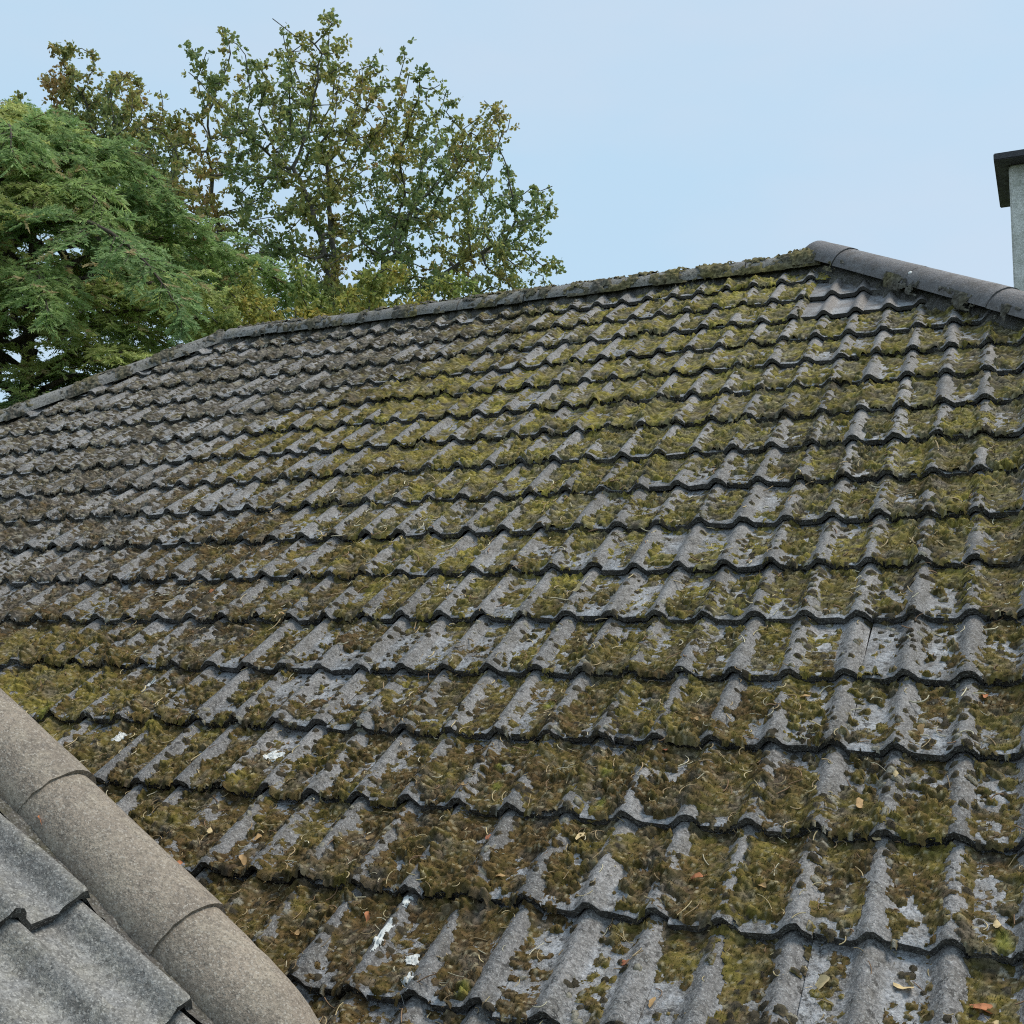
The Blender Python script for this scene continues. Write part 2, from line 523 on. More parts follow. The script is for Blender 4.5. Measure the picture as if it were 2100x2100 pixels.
# ------------------------------------------------------------------ half-round caps
def cap_mesh(name, L, R, half=82, taper=0.0, thick=0.018, seed=0, dome=0.0, nx=7, na=13):
    """half-round capping: along local +X from 0 to L, arched over +Z"""
    r = np.random.default_rng(seed)
    A = np.radians(np.linspace(-half, half, na))
    V = []; F = []
    xs = np.linspace(0, L, nx)
    for k, x in enumerate(xs):
        rad = R * (1 - taper * x / L)
        if dome:
            t = max(0.0, (x / L - (1 - dome)) / dome)
            rad *= math.sqrt(max(0.02, 1 - 0.95 * t * t))
        rj = rad + (r.random(na) - 0.5) * 0.002
        xx = x + (r.random(na) - 0.5) * (0.004 if k in (0, nx - 1) else 0)
        V.append(np.stack([xx + 0 * A, rj * np.sin(A), rj * np.cos(A)], 1))
    inner = [np.stack([np.full(na, x), (R - thick) * np.sin(A), (R - thick) * np.cos(A)], 1) for x in (xs[0], xs[-1])]
    outer_end = [V[0].copy(), V[-1].copy()]
    base = len(V) * na
    for a in range(nx - 1):
        for i in range(na - 1):
            F.append((a * na + i, a * na + i + 1, (a + 1) * na + i + 1, (a + 1) * na + i))
    V += [outer_end[0], inner[0], outer_end[1], inner[1]]
    for i in range(na - 1):
        F.append((base + i, base + na + i, base + na + i + 1, base + i + 1))
        F.append((base + 2 * na + i, base + 2 * na + i + 1, base + 3 * na + i + 1, base + 3 * na + i))
    me = np_mesh(name, np.concatenate(V), np.array(F), smooth=True)
    me.attributes.new('trough', 'FLOAT', 'POINT')
    return me

def frame(p, d, roll=0.0):
    """matrix with local X along d, local Z as upright as possible"""
    d = Vector(d).normalized()
    y = Vector((0, 0, 1)).cross(d).normalized()
    z = d.cross(y)
    m = Matrix(((d.x, y.x, z.x, p[0]), (d.y, y.y, z.y, p[1]), (d.z, y.z, z.z, p[2]), (0, 0, 0, 1)))
    return m @ Matrix.Rotation(roll, 4, 'X')

RR = 0.112
ridge_off, hipr_off, hipl_off = -0.075, -0.028, -0.070
CAPS = [cap_mesh('ridge_tile', 0.438, RR, seed=s, taper=0.03) for s in range(3)]
for me in CAPS: me.materials.append(MAT_RIDGE)
HCAPS = [cap_mesh('hip_tile', 0.602, RR, seed=10 + s, taper=-0.03) for s in range(3)]
for me in HCAPS: me.materials.append(MAT_HIP)
LCAPS = [cap_mesh('hip_tile', 0.452, RR * 0.86, seed=20 + s, taper=-0.02) for s in range(2)]
for me in LCAPS: me.materials.append(MAT_RIDGE)
x = UA + 0.03
k = 0
while x > UB + 0.30:
    o = to_roof(link('ridge_tile', CAPS[k % 3]))
    o.matrix_basis = frame((x, yR, zR + ridge_off + rr.uniform(-0.004, 0.004)), (-1, rr.uniform(-0.008, 0.008), rr.uniform(-0.006, 0.006)))
    x -= 0.445; k += 1
def hip_row(A, d, caps, nn, off, seg=0.452, start=-0.04):
    d = Vector(d).normalized()
    for k in range(nn):
        p = Vector(A) + d * (start + k * seg)
        o = to_roof(link('hip_tile', caps[k % len(caps)]))
        o.matrix_basis = frame((p.x, p.y, p.z + off + rr.uniform(-0.003, 0.003)), d)
TT = math.tan(TH)
hip_row((UA, yR, zR), (1, -1, -TT), HCAPS, 9, hipr_off, seg=0.60, start=0.235)
sc_ = cap_mesh('hip_tile', 0.30, RR, seed=17, taper=-0.02); sc_.materials.append(MAT_HIP)
hip_row((UA, yR, zR), (1, -1, -TT), [sc_], 1, hipr_off + 0.004, start=-0.07)
hip_row((UB, yR, zR), (-1, -1, -TT), LCAPS, 12, hipl_off)

# ragged mortar bedding beside the hips and under the ridge
def mortar_strip(name, A, d, L, half_w, off, seed, rag=0.03):
    r = np.random.default_rng(seed)
    n = int(L / 0.008); m = 15
    s = np.linspace(0, L, n); w = np.linspace(-1, 1, m)
    S, W = np.meshgrid(s, w, indexing='ij')
    edge = half_w + rag * (fbm(S / 0.035, W * 0 + seed, seed, 4, 0.7) - 0.45) * 3
    Y = W * edge
    Z = -np.abs(Y) * 0.35 + 0.03 * (fbm(S / 0.03, W * 3, seed + 3, 4, 0.7) - 0.5) - 0.12 * np.abs(W) ** 5
    V = np.stack([S, Y, Z], -1).reshape(-1, 3)
    idx = np.arange(n * m).reshape(n, m)
    F = np.stack([idx[:-1, :-1], idx[1:, :-1], idx[1:, 1:], idx[:-1, 1:]], -1).reshape(-1, 4)
    me = np_mesh(name, V, F)
    me.attributes.new('trough', 'FLOAT', 'POINT')
    o = link(name, me, None, MAT_MORTAR)
    f = frame(A, d); f.translation.z += off
    o.matrix_world = f
    return o
for A, d, L, off, sd_, hw in (((UA, yR, zR), (1, -1, -TT), 5.2, 0.000, 3, 0.100), ((UB, yR, zR), (-1, -1, -TT), 5.2, -0.045, 4, 0.105), ((UA, yR, zR), (-1, 0, 0), UA - UB, -0.015, 5, 0.11)):
    o = mortar_strip('mortar_bedding', A, Vector(d).normalized(), L, hw, off, sd_)
    mb = o.matrix_world.copy(); to_roof(o); o.matrix_basis = mb

# ------------------------------------------------------------------ chimney (part of the house)
CX, CY = -0.127, 6.66
cz_top = 3.985
ch = to_house(link('chimney', box_mesh('chimney', CX, CX + 0.95, CY, CY + 0.80, zE + 0.4, cz_top, 0.012), house, MAT_RENDER))
tag(ch, 'pale grey roughcast chimney stack under a dark slab')
cc = link('chimney_cap', box_mesh('chimney_cap', CX - 0.095, CX + 1.045, CY - 0.15, CY + 0.93, cz_top - 0.002, cz_top + 0.05, 0.006), None, MAT_SLAB)
cc.parent = ch
pot_bm = bmesh.new()
for (r0, r1, z0, z1) in ((0.13, 0.11, 0, 0.06), (0.10, 0.095, 0.06, 0.30), (0.115, 0.115, 0.30, 0.34)):
    bmesh.ops.create_cone(pot_bm, cap_ends=True, segments=20, radius1=r0, radius2=r1, depth=z1 - z0, matrix=Matrix.Translation((CX + 0.62, CY + 0.4, cz_top + 0.05 + (z0 + z1) / 2)))
pm = bpy.data.meshes.new('chimney_pot'); pot_bm.to_mesh(pm); pot_bm.free()
cp = link('chimney_pot', pm, None, MAT_CAP); cp.parent = ch

# ------------------------------------------------------------------ wing with the clean grey roof, bottom left
wing = tag(empty('house_wing', (-2.6, -1.6, GROUND_Z)), 'low wing with clean grey tiles and a rounded beige verge capping, bottom left', 'building')
def to_wing(o):
    o.parent = wing
    o.matrix_parent_inverse = Matrix.Translation((2.6, 1.6, -GROUND_Z))
    return o
# deck and gable wall
def wing_pt(lx, ly, lz):
    return M_WING @ Vector((lx, ly, lz))
VT = -3.2 * G
pts = [wing_pt(0.20, VT, -0.09), wing_pt(-1.6, VT, -0.09), wing_pt(-1.6, 1.75, -0.09), wing_pt(0.20, 1.75, -0.09)]
bm = bmesh.new()
top = [bm.verts.new(p) for p in pts]
bot = [bm.verts.new((p.x, p.y, GROUND_Z)) for p in pts]
bm.faces.new(top)
for a in range(4):
    b_ = (a + 1) % 4
    bm.faces.new((top[a], top[b_], bot[b_], bot[a]))
wm = bpy.data.meshes.new('wall'); bmesh.ops.recalc_face_normals(bm, faces=bm.faces[:]); bm.to_mesh(wm); bm.free()
to_wing(link('wall', wm, wing, MAT_MORTAR))
WT = []
for s in range(3):
    me = make_tile(80 + s, worn=0.7, thick=0.024, tall=1.55); me.materials.append(MAT_WTILE); WT.append(me)
for j in range(-3, 6):
    for i in range(0, 5):
        me = WT[rr.randrange(3)]
        o = link('roof_tile', me); to_wing(o)
        a = math.radians(rr.uniform(-0.4, 0.4))
        o.matrix_basis = M_WING @ Matrix.Translation((-i * 0.30 + 0.006 + rr.uniform(-0.002, 0.002), -j * 0 + (j - 1) * G + rr.uniform(-0.004, 0.004), rr.uniform(-0.001, 0.002))) @ Matrix.Rotation(a, 4, 'Z')
CAPY = 0.97 * RP
VC = []
for s in range(4):
    me = cap_mesh('verge_cap', 0.424, 0.0965, half=88, seed=30 + s, taper=-0.075, na=17, nx=9); me.materials.append(MAT_CAP); VC.append(me)
endcap = cap_mesh('verge_cap', 0.42, 0.0965, half=88, seed=40, dome=0.62, na=17, nx=15); endcap.materials.append(MAT_CAP)
for kk, k0 in enumerate((-5.1, -3.7, -2.3, -0.9, 0.5)):
    me = endcap if k0 == 0.5 else VC[kk % 4]
    o = link('verge_cap', me); to_wing(o)
    # local X points down the slope
    o.matrix_basis = M_WING @ Matrix.Translation((CAPY, -k0 * G, -0.045 + rr.uniform(-0.002, 0.002))) @ Matrix.Rotation(-math.pi / 2, 4, 'Z') @ Matrix.Rotation(math.radians(rr.uniform(-0.6, 0.6)), 4, 'Z')
# mortar fillet between tiles and capping
n, m_ = 200, 7
S, W = np.meshgrid(np.linspace(VT, 1.7, n), np.linspace(0.02, CAPY - 0.02, m_), indexing='ij')
Z = -0.030 + 0.016 * (fbm(S / 0.03, W / 0.03, 91, 3) - 0.5)
Vl = np.stack([W, S, Z], -1).reshape(-1, 3)
Vw = Vl @ np.array(M_WING.to_3x3()).T + np.array(M_WING.translation)
idx = np.arange(n * m_).reshape(n, m_)
F = np.stack([idx[:-1, :-1], idx[:-1, 1:], idx[1:, 1:], idx[1:, :-1]], -1).reshape(-1, 4)
me = np_mesh('mortar_fillet', Vw, F); me.attributes.new('trough', 'FLOAT', 'POINT')
to_wing(link('mortar_fillet', me, wing, MAT_MORTAR))

# ------------------------------------------------------------------ moss
CTRL = np.array([(-5.01,2.87,0.60,0.06,0.25),(-4.65,3.96,0.58,0.03,0.10),(-3.58,4.12,0.58,0.06,0.10),(-2.60,4.26,0.58,0.35,0.10),(-1.70,4.40,0.70,0.80,0.00),(-1.28,4.51,0.80,1.00,0.00),(-1.02,3.76,0.70,0.80,0.00),(-0.52,3.60,0.60,0.40,0.00),(-0.18,3.17,0.60,0.40,0.00),(-4.03,2.15,0.62,0.10,0.60),(-3.08,2.59,0.70,0.70,0.50),(-2.61,3.13,0.75,0.90,0.20),(-1.92,3.17,0.80,0.80,0.10),(-1.13,2.99,0.70,0.60,0.00),(-0.45,2.73,0.80,0.60,0.00),(-0.10,2.38,0.80,0.50,0.10),(-3.76,1.64,0.62,0.14,0.85),(-3.13,1.97,0.60,0.40,0.80),(-2.62,2.26,0.85,0.90,0.40),(-1.87,2.27,0.80,0.80,0.10),(-1.35,2.44,0.75,0.60,0.00),(-1.11,1.87,0.40,0.40,0.00),(-0.82,1.85,0.45,0.50,0.00),(-0.57,2.02,0.70,0.50,0.10),(-0.14,1.78,0.85,0.60,0.20),(-3.28,0.92,0.80,0.90,0.30),(-3.01,1.39,0.50,0.30,0.80),(-2.50,1.57,0.80,0.80,0.60),(-2.00,1.74,0.70,0.90,0.20),(-1.49,1.83,0.70,0.70,0.20),(-1.13,1.57,0.50,0.50,0.00),(-0.87,1.63,0.50,0.50,0.00),(-0.49,1.32,0.50,0.50,0.20),(-0.21,1.46,0.80,0.50,0.40),(-3.03,0.64,0.95,1.00,0.30),(-2.86,1.03,0.55,0.20,0.60),(-2.44,1.10,0.50,0.30,0.50),(-2.04,1.36,0.60,0.60,0.40),(-1.49,1.25,0.60,0.50,0.30),(-1.07,1.33,0.70,0.60,0.20),(-0.81,1.33,0.75,0.70,0.30),(-0.54,1.23,0.40,0.30,0.30),(-0.27,1.25,0.60,0.40,0.50),(-2.59,0.39,0.95,0.70,0.50),(-2.26,0.65,0.60,0.50,0.50),(-1.86,0.80,0.45,0.40,0.50),(-1.45,0.89,0.50,0.50,0.40),(-1.05,0.95,0.70,0.60,0.40),(-0.69,0.72,0.80,0.60,0.50),(-0.54,0.64,0.45,0.40,0.30),(-0.42,0.69,0.75,0.50,0.50),(-0.11,0.74,0.60,0.50,0.40),(-2.17,0.11,0.95,0.60,0.70),(-1.90,0.37,0.70,0.60,0.50),(-1.54,0.51,0.60,0.50,0.60),(-1.21,0.49,0.60,0.50,0.50),(-0.90,0.43,0.80,0.60,0.60),(-0.73,0.42,0.90,0.60,0.70),(-0.52,0.34,0.40,0.40,0.20),(-0.36,0.41,0.80,0.60,0.50),(-0.11,0.42,0.50,0.50,0.30),(-1.69,-0.10,0.90,0.60,0.70),(-1.55,0.19,0.75,0.60,0.60),(-1.30,0.16,0.85,0.50,0.80),(-1.09,0.15,0.80,0.60,0.70),(-0.84,0.21,0.65,0.60,0.50),(-0.70,0.12,0.80,0.60,0.60),(-0.52,0.13,0.70,0.50,0.50),(-0.37,0.22,0.75,0.50,0.50),(-0.35,0.04,0.50,0.60,0.30),(-0.15,0.17,0.70,0.60,0.40),(-1.34,-0.21,0.75,0.50,0.80),(-1.10,-0.15,0.85,0.50,0.90),(-0.95,-0.23,0.55,0.40,0.90),(-0.80,-0.13,0.40,0.50,0.40),(-0.64,-0.11,0.20,0.50,0.30),(-0.47,-0.15,0.10,0.40,0.30),(-0.40,-0.08,0.50,0.50,0.60),(-0.18,-0.11,0.50,0.50,0.50),(-0.07,-0.09,0.35,0.50,0.40),(-0.61,-0.26,0.25,0.60,0.30)])

def field(u, v):
    """cover, yellowness, brownness from surveyed spots on the slope (smooth interpolation)"""
    gu, gv = np.arange(-8, 2.01, 0.05), np.arange(-1.2, 5.01, 0.05)
    if not hasattr(field, 'tab'):
        A, B = np.meshgrid(gu, gv, indexing='ij')
        num = np.zeros(A.shape + (3,)); den = np.zeros(A.shape)
        for (cu, cv, a, b, c) in CTRL:
            s = 0.09 + 0.075 * max(cv + 0.6, 0)
            w = np.exp(-((A - cu) ** 2 + (B - cv) ** 2) / (2 * s * s)) + 1e-6 / ((A - cu) ** 2 + (B - cv) ** 2 + 0.01)
            num += w[..., None] * np.array([a, b, c]); den += w
        field.tab = num / den[..., None]
    fu = np.clip((u + 8) / 0.05, 0, len(gu) - 2.001); fv = np.clip((v + 1.2) / 0.05, 0, len(gv) - 2.001)
    iu, iv = fu.astype(int), fv.astype(int)
    du, dv = (fu - iu)[..., None], (fv - iv)[..., None]
    t = field.tab
    return (t[iu, iv] * (1 - du) + t[iu + 1, iv] * du) * (1 - dv) + (t[iu, iv + 1] * (1 - du) + t[iu + 1, iv + 1] * du) * dv

def tile_top(u, v):
    """crest-plane height of the tile surface at (u, v) and distance above its tail"""
    j = np.floor(v / G)
    y = v - j * G
    return prof(u) - ROLL_H - DROP * y / G, y, j

def moss_height(u, v):
    """thickness factor 0..1, height in metres, cushion id"""
    f = field(u, v)
    z, y, j = tile_top(u, v)
    tr = 1 - prof(u) / ROLL_H
    n1 = fbm(u / 0.075, v / 0.095, 1, 3); n2 = fbm(u / 0.30, v / 0.30, 2, 3); n3 = fbm(u / 0.018, v / 0.020, 3, 2)
    tid = np.floor((u + RP * 1 - 0.035) / (2 * RP))
    pt = _hash(tid, j, 77)
    d, cid = worley(u / 0.029 + 0.35 * (n3 - 0.5), v / 0.025 + 0.35 * (n1 - 0.5), 4)
    d2, cid2 = worley(u / 0.0085, v / 0.0075, 6)
    dome = np.clip(1 - (d / 0.75) ** 2, 0, 1); dome2 = np.clip(1 - (d2 / 0.75) ** 2, 0, 1)
    tail = np.clip(1 - y / 0.03, 0, 1)
    cov = (f[..., 0] - 0.68) * 1.2 + 0.50 * (tr - 0.60) - 0.75 * (1 - tr) * _hash(np.round(u / RP), j, 78) * sstep(0.30, 0.62, fbm(u / 0.45, v / 0.40, 79, 3)) + 0.06 + 1.7 * (n1 - 0.5) + 0.9 * (n2 - 0.5) + 0.8 * (n3 - 0.5) + 0.22 * (pt - 0.5) + 0.35 * (dome - 0.55) + 0.22 * (dome2 - 0.5) - 0.30 * tail
    # clean replacement tiles carry none
    i = np.floor((u + RP + 0.265) / (2 * RP))
    clean = np.zeros(u.shape, bool)
    for (ci, cj) in CLEAN_SET:
        ur = 2 * ci * RP - RP
        clean |= (u > ur - 0.265) & (u < ur + 0.037) & (j == cj)
    cov = np.where(clean, -1.0, cov)
    T = np.clip(cov / 0.22, 0, 1)
    lush = (0.40 + 0.60 * sstep(0.25, 0.8, f[..., 0])) * (0.45 + 0.9 * sstep(0.3, 0.7, fbm(u / 0.11, v / 0.11, 9, 2)))
    h = T ** 0.55 * lush * (0.0015 + 0.0075 * fbm(u / 0.05, v / 0.05, 8, 2) * (0.4 + 0.9 * tr) + 0.0115 * dome * (0.15 + cid) + 0.0060 * dome2 * (0.2 + cid2)) + 0.003 * T * (vnoise(u / 0.004, v / 0.004, 12) - 0.5)
    # crumbs of dark moss and lichen dotted over the bare concrete
    d3, id3 = worley(u / 0.023, v / 0.025, 14)
    pcr = (0.13 + 0.50 * np.clip(1 - f[..., 1] / 0.7, 0, 1)) * sstep(0.30, 0.62, fbm(u / 0.16, v / 0.16, 15, 3)) * 1.6
    crumb = np.where((id3 < pcr) & ~clean, np.clip(1 - (d3 / (0.30 + 0.28 * _hash(np.floor(id3 * 4096), id3 * 0, 3))) ** 2, 0, 1), 0)
    hc = crumb ** 0.5 * 0.0085
    iscr = (hc > h)
    h = np.maximum(h, hc); T = np.maximum(T, crumb)
    return T, h, np.where(iscr, id3 / np.maximum(pcr, 1e-3) + 2, cid), cid2, f

LIME = [(-0.996, 0.46, 0.016), (-1.269, 0.377, 0.013), (-1.256, 0.741, 0.016), (-1.298, 0.47, 0.016), (-0.975, 0.345, 0.012), (-0.058, 0.048, 0.012), (-0.055, 0.021, 0.017), (-3.05, 0.62, 0.03), (-1.10, -0.255, 0.015)]
def moss_tint(u, v, cid, cid2, f):
    iscr = cid >= 2
    cc_ = np.where(iscr, cid - 2, 0.5)
    cid = np.where(iscr, 0.5, cid)
    Y = np.clip(f[..., 1] - 0.04 + 1.1 * (fbm(u / 0.09, v / 0.09, 21, 3) - 0.5) + 0.6 * (cid - 0.5), 0, 1)
    B = np.clip(f[..., 2] * 0.9 + 0.10 + 0.12 * sstep(1.6, 0.4, v) + 1.0 * (fbm(u / 0.08, v / 0.08, 23, 3) - 0.5) + 0.7 * (cid2 - 0.5), 0, 1)
    olive = np.array([0.070, 0.060, 0.024]); yellow = np.array([0.275, 0.235, 0.052]); brown = np.array([0.088, 0.053, 0.026])
    grey = np.array([0.125, 0.113, 0.099]); pale = np.array([0.36, 0.32, 0.21])
    c = olive + (yellow - olive) * Y[..., None] ** 1.2
    c = c + (brown - c) * (0.85 * B)[..., None]
    gm = np.clip(1 - f[..., 1] / 0.42, 0, 1) * 0.95
    gm = np.clip(gm + 1.6 * (fbm(u / 0.04, v / 0.04, 25, 2) - 0.52) + 0.25 * (1 - np.clip((u + 2.2) / -1.0, 0, 1)) * sstep(0.9, 2.2, v), 0, 0.9)
    c = c + (grey - c) * gm[..., None]
    p = sstep(0.84, 0.98, _hash(np.floor(u / 0.006), np.floor(v / 0.006), 31)) * 0.5
    c = c + (pale - c) * p[..., None]
    c = c * (0.35 + 1.3 * cid2)[..., None]
    for (gu, gv, gr) in LIME:
        w = 0.6 * np.clip(1.4 - np.hypot(u - gu, (v - gv) * 0.8) / gr, 0, 1)[..., None]
        c = c + (np.array([0.21, 0.225, 0.04]) * (0.6 + 0.7 * cid2)[..., None] - c) * w
    dk, lk = np.array([0.038, 0.032, 0.022]), np.array([0.26, 0.24, 0.19])
    cr = np.where((cc_ > 0.80)[..., None], lk, dk * (1 + 1.5 * cc_)[..., None])
    return np.where(iscr[..., None], cr, c)

MV, MF, MC, moff = [], [], [], 0
FZ = []                                            # places for moss shoots
for j in range(-3, 17):
    v0 = j * G
    if v0 > VR - 0.1: break
    step = 0.0042 if j < 4 else (0.0056 if j < 9 else 0.0075)
    vmin, vmax = v0 - 0.011, min(v0 + G + 0.004, VR - 0.03)
    vm = v0 + G
    ul = max(hip_l(vm) + 0.03, -1.85 - 1.55 * max(0, v0 + 0.5) ** 0.78)
    ur_ = min(hip_r(vm) + 0.1, 0.34)
    us = np.arange(ul, ur_, step); vs = np.arange(vmin, vmax, step)
    U, Vv = np.meshgrid(us, vs, indexing='ij')
    Vc = np.clip(Vv, v0 + 0.0005, v0 + G - 0.0005)
    T, h, cid, cid2, f = moss_height(U, Vc)
    z, y, _ = tile_top(U, Vc)
    ok = (U < hip_r(Vv) - 0.04) & (U > hip_l(Vv) + 0.04)
    # rounded, ragged overhang at the tail
    over = np.clip((v0 + 0.006 - Vv) / 0.016, 0, 1)
    W = z + h - 0.0008 - over ** 1.5 * (0.005 + 0.012 * fbm(U / 0.011, Vc * 0 + j, 52, 2))
    keep = (T > 0.02) & ok
    keep &= (Vv > v0 + 0.005 - 0.018 * T * sstep(0.38, 0.65, fbm(U / 0.017, Vc * 0 + 3.7 * j, 51, 3)) - 0.004 * T)
    jit = step * 0.45
    PU = U + (RNG.random(U.shape) - 0.5) * jit; PV = Vv + (RNG.random(U.shape) - 0.5) * jit
    P = slope(PU, PV, W)
    col = moss_tint(U, Vc, cid, cid2, f)
    n_, m2 = U.shape
    idx = np.arange(n_ * m2).reshape(n_, m2)
    q = keep[:-1, :-1] | keep[1:, :-1] | keep[1:, 1:] | keep[:-1, 1:]
    Fq = np.stack([idx[:-1, :-1], idx[1:, :-1], idx[1:, 1:], idx[:-1, 1:]], -1)[q]
    used = np.unique(Fq); remap = np.full(n_ * m2, -1); remap[used] = np.arange(len(used))
    MV.append(P.reshape(-1, 3)[used]); MC.append(col.reshape(-1, 3)[used]); MF.append(remap[Fq] + moff); moff += len(used)
    if j < 9:
        cand = np.argwhere((T > 0.25) & ok)
        dens = 0.45 if j < 4 else 0.25
        sel = cand[RNG.random(len(cand)) < dens]
        a, b = sel[:, 0], sel[:, 1]
        FZ.append((P[a, b], col[a, b], np.full(len(a), 1.0 if j < 4 else 1.35)))
# moss and lichen crust on the ridge and hip caps
def cap_moss(A0, d, L, R, off, yl0, yl1, c0, c1, seed, a0=-88, a1=60, thick=0.016):
    global moff
    d = np.array(d, float); d /= np.linalg.norm(d)
    sx = np.cross([0, 0, 1.0], d); sx /= np.linalg.norm(sx); up_ = np.cross(d, sx)
    S, A = np.meshgrid(np.arange(0, L, 0.007), np.radians(np.arange(a0, a1, 3.6)), indexing='ij')
    arc = A * R
    t = S / L
    cov = c0 + (c1 - c0) * t + 1.5 * (fbm(S / 0.09, arc / 0.09, seed, 3) - 0.5) + 0.9 * (fbm(S / 0.02, arc / 0.02, seed + 1, 3) - 0.5)
    T = np.clip(cov / 0.3, 0, 1)
    dd, cid = worley(S / 0.024, arc / 0.024, seed + 2); d2, c2 = worley(S / 0.010, arc / 0.010, seed + 3)
    h = T * (0.003 + thick * np.clip(1 - dd * dd * 1.6, 0, 1) * (0.3 + cid) + 0.006 * np.clip(1 - d2 * d2 * 1.6, 0, 1))
    Rm = R - 0.003 + h
    P = np.array(A0, float) + np.array([0, 0, off]) + S[..., None] * d + (Rm * np.sin(A))[..., None] * sx + (Rm * np.cos(A))[..., None] * up_
    Yl = np.clip(yl0 + (yl1 - yl0) * t + 0.9 * (fbm(S / 0.1, arc / 0.1, seed + 4, 2) - 0.5), 0, 1)
    ca, cb = np.array([0.12, 0.11, 0.092]), np.array([0.20, 0.165, 0.045])
    col = (ca + (cb - ca) * Yl[..., None]) * (0.45 + 1.1 * c2)[..., None]
    keep = T > 0.04
    idx = np.arange(S.size).reshape(S.shape)
    q = keep[:-1, :-1] & keep[1:, :-1] & keep[1:, 1:] & keep[:-1, 1:]
    Fq = np.stack([idx[:-1, :-1], idx[1:, :-1], idx[1:, 1:], idx[:-1, 1:]], -1)[q]
    used = np.unique(Fq); remap = np.full(S.size, -1); remap[used] = np.arange(len(used))
    MV.append(P.reshape(-1, 3)[used]); MC.append(col.reshape(-1, 3)[used]); MF.append(remap[Fq] + moff); moff += len(used)
cap_moss((UA, yR, zR), (-1, 0, 0), UA - UB, RR, ridge_off, 0.45, 0.0, 0.20, 0.0, 41, -60, 88, thick=0.011)
cap_moss((UB, yR, zR), (-1, -1, -TT), 3.2, RR * 0.86, hipl_off, 0.15, 0.05, 0.02, -0.06, 141, -60, 88, thick=0.008)
# mossy crumbs along both lower edges of the right hip and on the apex
cap_moss((UA + 0.02, yR - 0.02, zR), (1, -1, -TT), 3.0, RR * 1.03, hipr_off - 0.01, 0.1, 0.05, -0.02, -0.05, 241, -100, -62, thick=0.009)
cap_moss((UA - 0.20, yR, zR), (1, 0, 0), 0.23, RR * 1.05, ridge_off + 0.015, 0.5, 0.3, 0.12, 0.10, 341, -88, 88, thick=0.012)
# shoots: tiny upright blades over the cushions
FP = np.concatenate([a for a, _, _ in FZ]); FC = np.concatenate([b for _, b, _ in FZ]); FS = np.concatenate([c for _, _, c in FZ])
nb = len(FP)
nrm = np.array([0, -ST, CT])
dirs = nrm + RNG.normal(0, 0.55, (nb, 3)); dirs /= np.linalg.norm(dirs, axis=1)[:, None]
side = np.cross(dirs, RNG.normal(0, 1, (nb, 3))); side /= np.linalg.norm(side, axis=1)[:, None] + 1e-9
ln = (0.003 + 0.0075 * RNG.random(nb) ** 2) * FS; wd = (0.0008 + 0.0006 * RNG.random(nb)) * FS
b0 = FP - nrm * 0.0008
BV = np.stack([b0 - side * wd[:, None], b0 + side * wd[:, None], b0 + dirs * ln[:, None]], 1).reshape(-1, 3)
BC = np.clip(FC * (0.5 + 1.5 * RNG.random((nb, 1))), 0, 0.5)
str_ = RNG.random((nb, 1)) < 0.05
BC = np.repeat(np.where(str_, np.array([0.36, 0.29, 0.16]), BC), 3, axis=0)
BF = np.arange(nb * 3).reshape(-1, 3) + moff
MV.append(BV); MC.append(BC)
mm = np_mesh('moss', np.concatenate(MV), [np.concatenate(MF), BF], True, np.concatenate(MC))
moss = tag(link('moss', mm, None, MAT_MOSS), 'olive and brown moss cushions growing all over the roof tiles', None, None, 'stuff')
print('moss faces', len(mm.polygons))

def on_roof(u, v, lift=0.0):
    """world point on top of tile or moss"""
    u = np.atleast_1d(np.asarray(u, float)); v = np.atleast_1d(np.asarray(v, float))
    T, h, *_ = moss_height(u, v)
    z, *_ = tile_top(u, v)
    return slope(u, v, z + h + lift)

# ------------------------------------------------------------------ dead stalks and needles on the moss
ns = 3000
su = -3.2 + 3.5 * RNG.random(ns); sv = -0.75 + 3.0 * RNG.random(ns) ** 1.6
ff = field(su, sv)
keep = RNG.random(ns) < np.clip(ff[:, 0] * 1.1, 0.15, 1)
su, sv = su[keep], sv[keep]; ns = len(su)
C0 = on_roof(su, sv, 0.002)
E1, E2, E3 = np.array([1.0, 0, 0]), np.array([0, CT, ST]), np.array([0, -ST, CT])
V, F, C = [], [], []
off = 0
for k in range(ns):
    L = random.uniform(0.012, 0.045) * (1.0 if random.random() < 0.9 else 1.6); a = random.uniform(0, 6.28); kap = random.uniform(-2.6, 2.6); rad = random.uniform(0.0008, 0.0016) * (1 + 0.35 * max(0, sv[k]))
    tilt = random.uniform(0.0, 0.35)
    pts = []
    p = np.zeros(3); ang = a
    for s in range(6):
        pts.append(C0[k] + p[0] * E1 + p[1] * E2 + (p[2] + 0.0) * E3)
        p = p + L / 5 * np.array([math.cos(ang), math.sin(ang), tilt * math.sin(s * 0.8)])
        ang += kap / 5
    pts = np.array(pts)
    t = np.gradient(pts, axis=0); t /= np.linalg.norm(t, axis=1)[:, None] + 1e-9
    b1 = np.cross(t, E3); b1 /= np.linalg.norm(b1, axis=1)[:, None] + 1e-9
    ring = np.stack([pts + b1 * rad, pts - b1 * rad, pts + E3 * rad * 1.5], 1).reshape(-1, 3)
    for s in range(5):
        for e in range(3):
            F.append((off + s * 3 + e, off + s * 3 + (e + 1) % 3, off + (s + 1) * 3 + (e + 1) % 3, off + (s + 1) * 3 + e))
    V.append(ring); off += 18
    base = np.array(random.choice([(0.56, 0.45, 0.25), (0.48, 0.36, 0.2), (0.34, 0.24, 0.13), (0.60, 0.54, 0.38), (0.26, 0.16, 0.09)]))
    C.append(np.tile(base * random.uniform(0.75, 1.15), (18, 1)))
